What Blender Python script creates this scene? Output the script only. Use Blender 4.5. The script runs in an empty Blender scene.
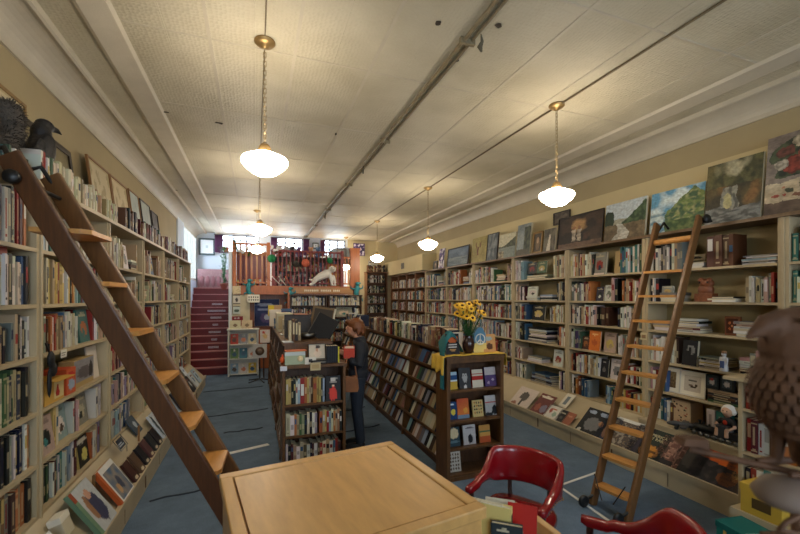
import bpy, bmesh, math, random
from mathutils import Vector, Matrix, noise
random.seed(11)
S = bpy.context.scene
COL = S.collection
PI = math.pi
H = 1.85                                   # eye height
F = 395.0; TH = math.atan(145/395.0); CT, ST = math.cos(TH), math.sin(TH)

# ------------------------------------------------------------------ colour and materials
def lin(v):
    v = v/255.0
    return v/12.92 if v <= .04045 else ((v+.055)/1.055)**2.4
def rgb(r, g, b): return (lin(r), lin(g), lin(b), 1.0)
MATS = {}
def mat(name, col=(.5,.5,.5,1), rough=.6, metal=0, bump=0, bscale=40, var=0, vscale=6, attr=None, grain=None, emit=None, spec=.5, coat=0, col2=None, stretch=(1,1,1)):
    if name in MATS: return MATS[name]
    m = bpy.data.materials.new(name); m.use_nodes = True
    nt = m.node_tree; N = nt.nodes; L = nt.links
    b = N['Principled BSDF']
    b.inputs['Base Color'].default_value = col
    b.inputs['Roughness'].default_value = rough
    b.inputs['Metallic'].default_value = metal
    b.inputs['Specular IOR Level'].default_value = spec
    b.inputs['Coat Weight'].default_value = coat
    src = None
    if attr:
        a = N.new('ShaderNodeAttribute'); a.attribute_name = 'Col'; src = a.outputs['Color']
    if var or grain:
        tc = N.new('ShaderNodeTexCoord'); mp = N.new('ShaderNodeMapping'); mp.inputs['Scale'].default_value = stretch
        L.new(tc.outputs['Object'], mp.inputs['Vector'])
        n = N.new('ShaderNodeTexNoise'); n.inputs['Scale'].default_value = vscale; n.inputs['Detail'].default_value = 6; n.inputs['Roughness'].default_value = .62
        L.new(mp.outputs['Vector'], n.inputs['Vector'])
        r = N.new('ShaderNodeValToRGB')
        c2 = col2 or tuple(c*(1-var) for c in col[:3])+(1,)
        r.color_ramp.elements[0].position = .32; r.color_ramp.elements[0].color = c2
        r.color_ramp.elements[1].position = .68; r.color_ramp.elements[1].color = col
        L.new(n.outputs['Fac'], r.inputs['Fac'])
        if attr:
            mx = N.new('ShaderNodeMix'); mx.data_type = 'RGBA'; mx.blend_type = 'MULTIPLY'; mx.inputs[0].default_value = 1
            L.new(src, mx.inputs[6]); L.new(r.outputs['Color'], mx.inputs[7]); src = mx.outputs[2]
        else: src = r.outputs['Color']
    if src: L.new(src, b.inputs['Base Color'])
    if bump:
        tc2 = N.new('ShaderNodeTexCoord'); n2 = N.new('ShaderNodeTexNoise'); n2.inputs['Scale'].default_value = bscale; n2.inputs['Detail'].default_value = 4
        L.new(tc2.outputs['Object'], n2.inputs['Vector'])
        bp = N.new('ShaderNodeBump'); bp.inputs['Strength'].default_value = bump; bp.inputs['Distance'].default_value = .01
        L.new(n2.outputs['Fac'], bp.inputs['Height']); L.new(bp.outputs['Normal'], b.inputs['Normal'])
    if emit:
        b.inputs['Emission Color'].default_value = emit[0]; b.inputs['Emission Strength'].default_value = emit[1]
    MATS[name] = m
    return m
BOOK = mat('book_cover_colours', rgb(255,255,255), .5, attr=1, spec=.3)
PAINT = mat('painted_canvas', rgb(255,255,255), .55, attr=1, bump=.25, bscale=160)
COVER = mat('printed_cover', rgb(255,255,255), .5, attr=1, spec=.22)
CREAM = mat('cream_paint', rgb(188,169,134), .5, var=.14, vscale=3.5)
CREAM2 = mat('ledge_paint', rgb(192,176,144), .5, var=.12, vscale=4)
BACKP = mat('beadboard_paint', rgb(160,142,98), .6, var=.12, vscale=5, stretch=(1,6,.3))
WALLM = mat('wall_plaster', rgb(178,162,126), .8, var=.1, vscale=1.5, bump=.1, bscale=30)
WALLP = mat('wall_board', rgb(206,190,148), .8, var=.08, vscale=2)
WHITEW = mat('white_wall', rgb(214,222,232), .7, var=.04, vscale=2)
MOULD = mat('cornice_paint', rgb(206,196,176), .55, var=.10, vscale=5, bump=.12, bscale=60)
DARKW = mat('dark_wood', rgb(84,54,30), .42, var=.5, vscale=5, stretch=(6,6,.7), spec=.4)
CASEW = mat('walnut_case', rgb(108,74,42), .4, var=.45, vscale=5, stretch=(5,5,.8), spec=.4)
LADD = mat('ladder_rail_wood', rgb(94,56,27), .4, var=.45, vscale=7, stretch=(8,8,.6))
LADR = mat('ladder_rail_oak', rgb(120,82,44), .42, var=.4, vscale=7, stretch=(8,8,.6))
TREAD = mat('tread_wood', rgb(206,146,76), .4, var=.25, vscale=8, stretch=(1,5,5))
ORANGE = mat('orange_stained_wood', rgb(186,104,48), .38, var=.35, vscale=5, stretch=(5,5,.7))
SHELFB = mat('picture_shelf_wood', rgb(122,94,64), .5, var=.35, vscale=6, stretch=(6,.6,6))
BOXW = mat('birch_veneer', rgb(212,164,98), .36, var=.2, vscale=4, stretch=(5,.8,3), spec=.4)
BOXE = mat('birch_edging', rgb(196,148,86), .4, var=.2, vscale=6, stretch=(4,.8,3))
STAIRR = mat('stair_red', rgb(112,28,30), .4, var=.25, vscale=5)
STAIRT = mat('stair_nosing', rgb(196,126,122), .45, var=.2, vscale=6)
REDV = mat('red_vinyl', rgb(146,14,24), .26, var=.18, vscale=5, spec=.6, coat=.3)
CHAIRW = mat('chair_wood', rgb(58,26,18), .35, var=.4, vscale=8)
BRASS = mat('brass', rgb(176,146,98), .42, .8)
STEEL = mat('steel', rgb(120,120,118), .35, 1)
BLACKM = mat('black_metal', rgb(20,20,20), .4)
BLACKP = mat('matt_black', rgb(16,16,17), .6)
IRON = mat('rusty_iron', rgb(104,70,46), .7, .15, var=.45, vscale=16, bump=.35, bscale=55)
GREYST = mat('grey_stone', rgb(128,110,98), .6, var=.2, vscale=8)
FEATH = mat('black_feathers', rgb(30,30,35), .45, var=.4, vscale=30, bump=.6, bscale=60)
FUR = mat('grey_fur', rgb(92,84,76), .9, var=.4, vscale=40, bump=.8, bscale=120)
WHITEP = mat('white_paint', rgb(226,224,214), .5, var=.05, vscale=5)
PAPER = mat('paper', rgb(232,226,208), .7)
PAGES = mat('page_edges', rgb(214,200,166), .8, var=.15, vscale=60, stretch=(12,1,1))
CHAIN = mat('lamp_chain_metal', rgb(150,130,92), .4, .7)
LEAF = mat('leaf_green', rgb(48,98,44), .5, var=.4, vscale=20)
TEAL = mat('teal_cloth', rgb(38,112,116), .8, var=.25, vscale=9, bump=.2, bscale=60)
YELC = mat('yellow_cloth', rgb(222,180,66), .8, var=.15, vscale=9, bump=.2, bscale=60)
TEALF = mat('teal_figure', rgb(44,140,150), .5, var=.3, vscale=25)
SKIN = mat('skin', rgb(206,150,122), .5, var=.05, vscale=10)
HAIR = mat('auburn_hair', rgb(128,72,34), .5, var=.45, vscale=40, stretch=(6,6,.6))
JACK = mat('navy_jacket', rgb(26,29,38), .75, var=.25, vscale=12, bump=.25, bscale=30)
JEAN = mat('denim', rgb(30,38,50), .8, var=.25, vscale=14, bump=.2, bscale=90)
LEATH = mat('tan_leather', rgb(150,90,44), .45, var=.25, vscale=12)
PURP = mat('purple_curtain', rgb(112,66,108), .8, var=.2, vscale=10)
PINK = mat('pink_brocade', rgb(178,136,138), .8, var=.25, vscale=22)
FLOWY = mat('yellow_petals', rgb(238,184,44), .6, var=.2, vscale=20)
FLOWC = mat('dark_flower_centre', rgb(66,34,18), .8)
VASE = mat('brown_glaze', rgb(58,34,26), .25, var=.3, vscale=8)
GREENB = mat('green_glass', rgb(24,128,78), .3)
PINKF = mat('coral_petals', rgb(214,112,84), .6, var=.2, vscale=20)
WHITEF = mat('white_petals', rgb(232,232,236), .6, var=.08, vscale=20)
TERRA = mat('terracotta', rgb(150,82,62), .7, var=.15, vscale=9)
DOGW = mat('white_plush', rgb(232,230,224), .9, bump=.5, bscale=90)
CHERRY = mat('cherry_rail', rgb(128,40,36), .4, var=.3, vscale=6, stretch=(5,5,.7))
TAN = mat('tan_canvas', rgb(206,196,168), .8, var=.1, vscale=5)
BLUEGL = mat('blue_glass', rgb(96,140,166), .25, var=.1, vscale=5)
TAPE = mat('white_tape', rgb(222,224,222), .6, var=.12, vscale=20)
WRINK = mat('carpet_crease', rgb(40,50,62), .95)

def carpet():
    m = bpy.data.materials.new('blue_carpet'); m.use_nodes = True
    nt = m.node_tree; N = nt.nodes; L = nt.links; b = N['Principled BSDF']
    b.inputs['Roughness'].default_value = .85; b.inputs['Specular IOR Level'].default_value = .25
    tc = N.new('ShaderNodeTexCoord')
    n1 = N.new('ShaderNodeTexNoise'); n1.inputs['Scale'].default_value = 2.2; n1.inputs['Detail'].default_value = 9; n1.inputs['Roughness'].default_value = .75
    n2 = N.new('ShaderNodeTexNoise'); n2.inputs['Scale'].default_value = 140; n2.inputs['Detail'].default_value = 2
    L.new(tc.outputs['Object'], n1.inputs['Vector']); L.new(tc.outputs['Object'], n2.inputs['Vector'])
    r = N.new('ShaderNodeValToRGB'); r.color_ramp.elements[0].position = .3; r.color_ramp.elements[0].color = rgb(80,97,116); r.color_ramp.elements[1].position = .72; r.color_ramp.elements[1].color = rgb(110,130,152)
    L.new(n1.outputs['Fac'], r.inputs['Fac'])
    mx = N.new('ShaderNodeMix'); mx.data_type = 'RGBA'; mx.blend_type = 'OVERLAY'; mx.inputs[0].default_value = .35
    L.new(r.outputs['Color'], mx.inputs[6]); L.new(n2.outputs['Fac'], mx.inputs[7]); L.new(mx.outputs[2], b.inputs['Base Color'])
    bp = N.new('ShaderNodeBump'); bp.inputs['Strength'].default_value = .5; bp.inputs['Distance'].default_value = .006
    L.new(n2.outputs['Fac'], bp.inputs['Height']); L.new(bp.outputs['Normal'], b.inputs['Normal'])
    return m
CARPET = carpet()

def tin():
    m = bpy.data.materials.new('pressed_tin'); m.use_nodes = True
    nt = m.node_tree; N = nt.nodes; L = nt.links; b = N['Principled BSDF']
    b.inputs['Roughness'].default_value = .5
    tc = N.new('ShaderNodeTexCoord')
    n1 = N.new('ShaderNodeTexNoise'); n1.inputs['Scale'].default_value = 1.6; n1.inputs['Detail'].default_value = 7
    L.new(tc.outputs['Object'], n1.inputs['Vector'])
    r = N.new('ShaderNodeValToRGB'); r.color_ramp.elements[0].position = .3; r.color_ramp.elements[0].color = rgb(190,180,154); r.color_ramp.elements[1].position = .7; r.color_ramp.elements[1].color = rgb(214,205,182)
    L.new(n1.outputs['Fac'], r.inputs['Fac']); L.new(r.outputs['Color'], b.inputs['Base Color'])
    br = N.new('ShaderNodeTexBrick'); br.offset = 0; br.inputs['Scale'].default_value = 1; br.inputs['Brick Width'].default_value = .305; br.inputs['Row Height'].default_value = .305
    br.inputs['Mortar Size'].default_value = .004; br.inputs['Mortar Smooth'].default_value = .6
    br.inputs['Color1'].default_value = (.5,.5,.5,1); br.inputs['Color2'].default_value = (.5,.5,.5,1); br.inputs['Mortar'].default_value = (1,1,1,1)
    L.new(tc.outputs['Object'], br.inputs['Vector'])
    w = N.new('ShaderNodeTexVoronoi'); w.inputs['Scale'].default_value = 34; w.inputs['Randomness'].default_value = .55
    L.new(tc.outputs['Object'], w.inputs['Vector'])
    ma = N.new('ShaderNodeMath'); ma.operation = 'MULTIPLY_ADD'; ma.inputs[1].default_value = .75
    L.new(w.outputs['Distance'], ma.inputs[0]); L.new(br.outputs['Color'], ma.inputs[2])
    bp = N.new('ShaderNodeBump'); bp.inputs['Strength'].default_value = .6; bp.inputs['Distance'].default_value = .012
    L.new(ma.outputs[0], bp.inputs['Height']); L.new(bp.outputs['Normal'], b.inputs['Normal'])
    return m
TIN = tin()
def glassmat():
    m = bpy.data.materials.new('window_glass'); m.use_nodes = True
    nt = m.node_tree; N = nt.nodes; L = nt.links
    N.remove(N['Principled BSDF'])
    t = N.new('ShaderNodeBsdfTransparent'); g = N.new('ShaderNodeBsdfGlossy'); g.inputs['Roughness'].default_value = .03
    fr = N.new('ShaderNodeFresnel'); fr.inputs['IOR'].default_value = 1.3
    mx = N.new('ShaderNodeMixShader'); L.new(fr.outputs[0], mx.inputs[0]); L.new(t.outputs[0], mx.inputs[1]); L.new(g.outputs[0], mx.inputs[2])
    L.new(mx.outputs[0], N['Material Output'].inputs['Surface'])
    return m
GLASS = glassmat()
MILK = mat('lit_milk_glass', rgb(255,248,232), .3, emit=((1,.86,.66,1), 38))

# ------------------------------------------------------------------ mesh building
class MB:
    def __init__(s): s.v = []; s.f = []; s.c = []; s.sm = []
    def add(s, vs, fs, col=None, smooth=False):
        o = len(s.v); s.v += [tuple(v) for v in vs]
        for f in fs: s.f.append(tuple(i+o for i in f)); s.c.append(col or (1,1,1,1)); s.sm.append(smooth)
        return s
    def box(s, x0, x1, y0, y1, z0, z1, col=None, M=None, top=None):
        vs = [Vector(p) for p in ((x0,y0,z0),(x1,y0,z0),(x1,y1,z0),(x0,y1,z0),(x0,y0,z1),(x1,y0,z1),(x1,y1,z1),(x0,y1,z1))]
        if M: vs = [M @ v for v in vs]
        fs = [(0,3,2,1),(0,1,5,4),(1,2,6,5),(2,3,7,6),(3,0,4,7)]
        s.add(vs, fs, col); o = len(s.v)-8
        s.f.append((o+4,o+5,o+6,o+7)); s.c.append(top or col or (1,1,1,1)); s.sm.append(False)
        return s
    def quad(s, pts, col=None): return s.add(pts, [tuple(range(len(pts)))], col)
    def tube(s, pts, r, n=10, col=None, caps=True):
        pts = [Vector(p) for p in pts]; rs = r if isinstance(r, (list, tuple)) else [r]*len(pts)
        vs = []; up = None
        for i, p in enumerate(pts):
            t = (pts[min(i+1, len(pts)-1)]-pts[max(i-1, 0)]).normalized()
            a = Vector((0,0,1)) if abs(t.z) < .95 else Vector((1,0,0))
            u = t.cross(a).normalized() if up is None else (up - t*up.dot(t)).normalized(); up = u
            w = t.cross(u)
            for k in range(n):
                an = 2*PI*k/n; vs.append(p+(u*math.cos(an)+w*math.sin(an))*rs[i])
        fs = []
        for i in range(len(pts)-1):
            for k in range(n): fs.append((i*n+k, i*n+(k+1)%n, (i+1)*n+(k+1)%n, (i+1)*n+k))
        s.add(vs, fs, col, True)
        if caps: s.add(vs[:n], [tuple(range(n))[::-1]], col); s.add(vs[-n:], [tuple(range(n))], col)
        return s
    def lathe(s, prof, n=24, col=None, M=None, axis=(0,0)):
        vs = []
        for r, z in prof:
            for k in range(n):
                a = 2*PI*k/n; v = Vector((axis[0]+r*math.cos(a), axis[1]+r*math.sin(a), z)); vs.append(M @ v if M else v)
        fs = [(i*n+k, i*n+(k+1)%n, (i+1)*n+(k+1)%n, (i+1)*n+k) for i in range(len(prof)-1) for k in range(n)]
        return s.add(vs, fs, col, True)
    def ell(s, c, r, n=14, m=9, col=None, M=None):
        vs = []; 
        for i in range(m+1):
            ph = -PI/2+PI*i/m
            for k in range(n):
                a = 2*PI*k/n; v = Vector((c[0]+r[0]*math.cos(ph)*math.cos(a), c[1]+r[1]*math.cos(ph)*math.sin(a), c[2]+r[2]*math.sin(ph)))
                vs.append(M @ v if M else v)
        fs = [(i*n+k, i*n+(k+1)%n, (i+1)*n+(k+1)%n, (i+1)*n+k) for i in range(m) for k in range(n)]
        return s.add(vs, fs, col, True)
    def prism(s, poly, y0, y1, col=None, axis='y', smooth=False):
        n = len(poly)
        mk = {'y': lambda p, t: (p[0], t, p[1]), 'z': lambda p, t: (p[0], p[1], t), 'x': lambda p, t: (t, p[0], p[1])}[axis]
        vs = [mk(p, y0) for p in poly]+[mk(p, y1) for p in poly]
        fs = [tuple(range(n))[::-1], tuple(range(n, 2*n))]
        s.add(vs, fs, col)
        s.add(vs, [(k, (k+1)%n, n+(k+1)%n, n+k) for k in range(n)], col, smooth)
        return s
    def picture(s, x0, x1, z0, z1, y, fn, nu=30, nv=24, M=None):
        """flat picture facing -y, colours from fn(u, v)"""
        o = len(s.v)
        for j in range(nv+1):
            for i in range(nu+1):
                v = Vector((x0+(x1-x0)*i/nu, y, z0+(z1-z0)*j/nv)); s.v.append(tuple(M @ v if M else v))
        for j in range(nv):
            for i in range(nu):
                a = o+j*(nu+1)+i; s.f.append((a, a+1, a+nu+2, a+nu+1)); c = fn((i+.5)/nu, (j+.5)/nv); s.c.append(tuple(c)[:3]+(1,)); s.sm.append(False)
        return s
    def mesh(s, name):
        me = bpy.data.meshes.new(name); me.from_pydata(s.v, [], s.f)
        at = me.color_attributes.new('Col', 'FLOAT_COLOR', 'CORNER')
        buf = []
        for f, c in zip(s.f, s.c): buf += list(c)*len(f)
        at.data.foreach_set('color', buf)
        me.polygons.foreach_set('use_smooth', s.sm)
        me.update()
        return me
    def build(s, name, m, parent=None, bevel=0):
        me = s.mesh(name); me.materials.append(m)
        o = bpy.data.objects.new(name, me); COL.objects.link(o)
        if parent: o.parent = parent
        if bevel:
            b = o.modifiers.new('edge', 'BEVEL'); b.width = bevel; b.segments = 2; b.limit_method = 'ANGLE'
        return o
def weld_smooth(o):
    bm = bmesh.new(); bm.from_mesh(o.data); bmesh.ops.remove_doubles(bm, verts=bm.verts, dist=1e-5); bm.to_mesh(o.data); bm.free()
def tag(o, label, cat, group=None):
    o['label'] = label; o['category'] = cat
    if group: o['group'] = group
    return o
def thing(name, label, cat, loc=(0,0,0), rz=0, group=None):
    o = bpy.data.objects.new(name, None); COL.objects.link(o); o.location = loc; o.rotation_euler = (0,0,rz); o.empty_display_size = .1
    return tag(o, label, cat, group)
def struct(o, label=None):
    o['kind'] = 'structure'
    if label: o['label'] = label; o['category'] = 'structure'
    return o
def blob(name, mb, m, parent=None, voxel=.01, smooth=2):
    """fuse overlapping pieces into one continuous surface"""
    me = mb.mesh(name+'_raw'); t = bpy.data.objects.new('raw', me); COL.objects.link(t)
    r = t.modifiers.new('r', 'REMESH'); r.mode = 'VOXEL'; r.voxel_size = voxel; r.use_smooth_shade = True
    if smooth:
        sm = t.modifiers.new('s', 'SMOOTH'); sm.iterations = smooth; sm.factor = .5
    dg = bpy.context.evaluated_depsgraph_get(); dg.update()
    me2 = bpy.data.meshes.new_from_object(t.evaluated_get(dg)); me2.name = name
    bpy.data.objects.remove(t); bpy.data.meshes.remove(me)
    me2.materials.clear(); me2.materials.append(m)
    me2.polygons.foreach_set('use_smooth', [True]*len(me2.polygons))
    o = bpy.data.objects.new(name, me2); COL.objects.link(o)
    if parent: o.parent = parent
    return o
def text(name, body, size, loc, rot, m, parent=None, extrude=.0008, align='CENTER'):
    c = bpy.data.curves.new(name, 'FONT'); c.body = body; c.size = size; c.extrude = extrude; c.align_x = align; c.align_y = 'CENTER'
    c.materials.append(m); o = bpy.data.objects.new(name, c); COL.objects.link(o); o.location = loc; o.rotation_euler = rot
    bpy.context.view_layer.update(); me = bpy.data.meshes.new_from_object(o.evaluated_get(bpy.context.evaluated_depsgraph_get())); bpy.data.objects.remove(o)
    o = bpy.data.objects.new(name, me); COL.objects.link(o); o.location = loc; o.rotation_euler = rot
    if parent: o.parent = parent
    return o
def project(p):
    X, Y, Z = p; c = Y*CT+X*ST
    if c < .15: return None
    return 400+F*(X*CT-Y*ST)/c, 298-F*(Z-H)/c, c
def X_at(px, Y):
    u = (px-400)/F; return Y*(ST+u*CT)/(CT-u*ST)
def Z_at(py, X, Y): return H+(298-py)/F*(Y*CT+X*ST)

# ------------------------------------------------------------------ room shell
XL, XR, YB, YF, ZC = -1.64, 4.66, 13.0, -2.2, 3.80
struct(MB().box(XL-.1, XR+.1, YF-.1, YB+.1, -.1, 0).build('floor', CARPET))
struct(MB().box(XL-.1, XR+.1, YF-.1, YB+.1, ZC, ZC+.1).build('ceiling', TIN))
struct(MB().box(XL-.1, XL, YF, 10.75, 0, ZC).box(XL-.1,XL,10.75,12.9,0,2.35).box(XL-.1,XL,10.75,12.9,3.72,ZC).box(XL-.1,XL,12.9,YB,0,ZC).build('wall_left', WALLM))
fo = MB().box(XL-.08,XL+.02,10.75,12.9,2.35,2.40).box(XL-.08,XL+.02,10.75,12.9,3.67,3.72)
for y in (10.75,11.28,11.82,12.36,12.86): fo.box(XL-.08,XL+.02,y,y+.04,2.35,3.72)
fo = struct(fo.build('window_6', WHITEP)); MB().box(XL-.045,XL-.04,10.75,12.9,2.35,3.72).build('pane', GLASS, fo)
struct(MB().box(XR, XR+.1, YF, YB, 0, ZC).build('wall_right', WALLM))
struct(MB().box(XL+.001, XL+.03, 9.95, YB, 0, 2.34).box(XL+.001,XL+.03,9.95,10.74,2.34,ZC-.02).build('wall_stair', WHITEW))
struct(MB().box(XR-.05, XR, YF, 9.7, 2.3, 3.31).build('trim_1', WALLP))
# back wall with three clerestory windows
wins = [(-.97,.12), (.65,1.44), (2.06,2.82)]
wz0, wz1 = 3.24, 3.76
w = MB().box(XL, XR, YB, YB+.1, 0, wz0).box(XL, XR, YB, YB+.1, wz1, ZC)
xs = [XL]+[q for p in wins for q in p]+[XR]
for i in range(0, len(xs), 2): w.box(xs[i], xs[i+1], YB, YB+.1, wz0, wz1)
struct(w.build('wall_back', WHITEW))
for i, (a, b) in enumerate(wins):
    fr = MB()
    for (p, q, r, s_) in ((a,b,wz0,wz0+.03),(a,b,wz1-.03,wz1),(a,a+.03,wz0,wz1),(b-.03,b,wz0,wz1)): fr.box(p,q,YB+.01,YB+.07,r,s_)
    n = 3
    for k in range(1, n): x = a+(b-a)*k/n; fr.box(x-.02,x+.02,YB-.02,YB+.06,wz0,wz1)
    fr.box(a,b,YB-.015,YB+.06,wz1-.18,wz1-.15)
    f = struct(fr.build('window_%d' % (i+1), mat('window_paint', rgb(120,124,136), .5)))
    MB().box(a,b,YB+.038,YB+.042,wz0,wz1).build('pane', GLASS, f)
    MB().box(a-.05,b+.05,YB-.06,YB+.02,wz0-.04,wz0-.005).build('window_sill', PURP if i==0 else WHITEP, f)
# street front behind the photographer: shop windows
FWN = ((-1.2,.7),(2.3,4.2)); fz0, fz1 = 1.5, 3.0
fw = MB().box(XL, XR, YF-.1, YF, 0, fz0).box(XL, XR, YF-.1, YF, fz1, ZC).box(XL, -1.2, YF-.1, YF, fz0, fz1).box(.7, 2.3, YF-.1, YF, fz0, fz1).box(4.2, XR, YF-.1, YF, fz0, fz1)
struct(fw.build('wall_front', WALLM))
for k, (a, b) in enumerate(FWN):
    f = struct(MB().box(a,b,YF-.08,YF-.02,fz0,fz0+.05).box(a,b,YF-.08,YF-.02,fz1-.05,fz1).box(a,a+.05,YF-.08,YF-.02,fz0,fz1).box(b-.05,b,YF-.08,YF-.02,fz0,fz1).build('window_%d' % (k+4), DARKW))
    MB().box(a,b,YF-.055,YF-.05,fz0,fz1).build('pane', GLASS, f)
# cornice profiles, mirrored on both sides
prof = [(0,3.60),(.02,3.60)]+[(.02+.22*(1-math.cos(t)), 3.61+.165*math.sin(t)) for t in [PI/2*k/8 for k in range(9)]]+[(.25,3.775),(.252,3.755),(.27,3.748),(.29,3.756),(.295,3.80)]
band = [(.53,3.80),(.535,3.765),(.56,3.755),(.60,3.76),(.68,3.77),(.73,3.775),(.75,3.80)]
def strip(prof, x0, sgn, name, m):
    mb = MB(); n = len(prof)
    for y0, y1 in ((YF, YB),):
        vs = [(x0+sgn*p[0], y0, p[1]) for p in prof]+[(x0+sgn*p[0], y1, p[1]) for p in prof]
        mb.add(vs, [(k, k+1, n+k+1, n+k) for k in range(n-1)], None, False)
    return struct(mb.build(name, m))
strip(prof, XL, 1, 'trim_2', MOULD); strip(prof, XR, -1, 'trim_3', MOULD)
strip(band, XL, 1, 'trim_4', MOULD); strip(band, XR, -1, 'trim_5', MOULD)
# raised seams of the pressed tin
sm = MB()
for x in (-.32, .30, .92, 2.12, 2.72, 3.55): sm.box(x-.012, x+.012, YF, YB, ZC-.006, ZC)
struct(sm.build('trim_6', MOULD))
sm = MB()
for k in range(13):
    y = -1.6+1.22*k; sm.box(-.88, 3.9, y-.008, y+.008, ZC-.0045, ZC)
struct(sm.build('trim_7', MOULD))
# pipe and conduit on the ceiling
p = MB().tube([(1.47,YF,ZC-.022),(1.47,YB,ZC-.022)], .016).tube([(1.535,YF,ZC-.014),(1.535,YB,ZC-.014)], .011)
for k in range(7): p.box(1.44,1.56,.6+2*k,.63+2*k,ZC-.044,ZC)
tag(p.build('ceiling_pipe', mat('pipe_paint', rgb(150,136,106), .5, var=.3, vscale=14)), 'dirty cream pipe pair running along the middle of the ceiling', 'pipe')
# carpet creases and tape
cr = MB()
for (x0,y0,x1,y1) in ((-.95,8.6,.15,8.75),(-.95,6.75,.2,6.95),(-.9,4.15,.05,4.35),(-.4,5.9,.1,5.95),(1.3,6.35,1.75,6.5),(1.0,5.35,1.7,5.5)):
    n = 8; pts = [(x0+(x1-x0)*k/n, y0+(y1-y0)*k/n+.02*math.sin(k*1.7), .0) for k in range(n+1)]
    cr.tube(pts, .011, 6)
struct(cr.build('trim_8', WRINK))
def tape(x0,y0,x1,y1,w,label):
    d = Vector((x1-x0,y1-y0,0)); n = Vector((-d.y,d.x,0)).normalized()*w/2
    a = Vector((x0,y0,0)); b = Vector((x1,y1,0)); up = Vector((0,0,.004))
    vs = [a-n,b-n,b+n,a+n,a-n+up,b-n+up,b+n+up,a+n+up]
    tag(MB().add(vs,[(0,3,2,1),(4,5,6,7),(0,1,5,4),(1,2,6,5),(2,3,7,6),(3,0,4,7)]).build('floor_tape', TAPE), label, 'tape', 'white tape on the carpet')
tape(-.38,5.08,.16,5.26,.07,'short white tape strip on the blue carpet beside the book island')
tape(2.80,3.08,2.745,2.35,.028,'white tape line running past the red chair to the ladder foot')
tape(2.80,3.11,3.45,3.22,.028,'white tape line crossing the carpet towards the record ledge')
# dark holes and peeling flakes in the ceiling
for i, (px, py, w, l) in enumerate(((438,23,.022,.028),(498,25,.028,.03),(457,60,.02,.022),(219,123,.04,.018),(165,112,.05,.012),(336,134,.016,.028),(174,190,.08,.02))):
    c = F*(ZC-.003-H)/(298-py); xc = (px-400)/F*c; X = xc*CT+c*ST; Y = c*CT-xc*ST
    a = random.random()*3
    vs = []
    for k in range(7):
        t = 2*PI*k/7; rr = .6+.5*random.random(); vs.append((X+w*rr*math.cos(t), Y+l*rr*math.sin(t), ZC-.004-.008*random.random()))
    mb = MB().add(vs+[(v[0],v[1],ZC-.0005) for v in vs], [tuple(range(7)), tuple(range(7,14))[::-1]]+[(k,(k+1)%7,7+(k+1)%7,7+k) for k in range(7)])
    lab = ['dark bare patch in the tin beside the pipe, the smaller of the upper two','dark torn patch in the tin just past the pipe near the top','dark chip in the ceiling close below the dangling peel','thin dark tear in the tin towards the wall with the raven','slim dark scratch in the tin above the first ladder','small dark spot in the tin between lamp and pipe','dark tear at the edge of the band above the framed maps'][i]
    tag(mb.build('ceiling_tear', mat('bare_tin', rgb(62,52,40), .7)), lab, 'tear', 'tears in the tin ceiling')
def peel(px, py, ln, label):
    c = F*(ZC-H)/(298-py); xc = (px-400)/F*c; X = xc*CT+c*ST; Y = c*CT-xc*ST
    mb = MB().tube([(X,Y,ZC),(X+.01,Y,ZC-ln*.4),(X-.005,Y+.01,ZC-ln*.7),(X+.004,Y,ZC-ln)],[.004,.012,.02,.008],6)
    tag(mb.build('hanging_peel', mat('peeling_paint', rgb(96,88,70), .8)), label, 'peel', 'paint peels hanging from the ceiling')
peel(481,34,.13,'dark peel dangling from the tin right of the pipe'); peel(363,164,.14,'thin peel hanging beside the pipe halfway down the room'); peel(325,212,.16,'faint peel hanging near the far end of the pipe')

# ------------------------------------------------------------------ pendant lamps
lampn = 0
def pendant(X, Y, drop, label):
    t = thing('pendant_lamp', label, 'lamp', (X,Y,ZC), 0, 'milk glass pendant lamps')
    MB().lathe([(0,0),(.075,0),(.078,-.012),(.06,-.03),(.03,-.036),(.028,-.05),(0,-.055)]).build('canopy', BRASS, t)
    ch = MB(); n = int(drop/.035)
    for k in range(n):
        z = -.05-k*(drop-.05)/n; z2 = z-(drop-.05)/n*1.25; r = .009
        if k%2: ch.tube([(-r,0,z),(-r,0,z2),(r,0,z2),(r,0,z),(-r,0,z)], .0028, 5)
        else: ch.tube([(0,-r,z),(0,-r,z2),(0,r,z2),(0,r,z),(0,-r,z)], .0028, 5)
    ch.build('chain', CHAIN, t)
    d = -drop
    MB().lathe([(0,d+.02),(.03,d+.015),(.045,d-.01),(.052,d-.045),(.05,d-.05),(0,d-.05)]).build('fitter', BRASS, t)
    sh = MB().lathe([(.05,d-.045),(.066,d-.052),(.10,d-.064),(.118,d-.078),(.160,d-.092),(.171,d-.112),(.164,d-.135),(.138,d-.165),(.112,d-.182),(.10,d-.196),(.066,d-.214),(.02,d-.223),(0,d-.224)], 32).build('shade', MILK, t)
for X, Y, drop, lab in ((.07,3.17,.80,'large lit milk glass lamp hanging closest, over the wooden counter'),(.07,6.3,.80,'second lit pendant lamp in the row over the stair aisle'),(.04,9.35,.74,'third lit pendant lamp in the row over the stair aisle'),(.06,12.1,.76,'last lit pendant lamp of the stair aisle row, over the loft'),
                       (2.86,3.2,.80,'lit pendant lamp hanging from the conduit before the dark figures painting'),(2.87,6.38,.88,'second lit pendant lamp on the conduit, before the blue landscape'),(2.90,9.58,.82,'third lit pendant lamp on the conduit, before the vent box'),(2.74,12.5,.84,'small far lit pendant lamp above the loft near the white plush dog')):
    pendant(X, Y, drop, lab)
cw = MB().tube([(2.865,YF,ZC-.012),(2.88,YB-.3,ZC-.012)], .009, 6)
tag(cw.build('conduit', mat('conduit_paint', rgb(120,106,80), .5)), 'thin electrical conduit linking the pendant lamps on the ceiling', 'conduit')
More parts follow.
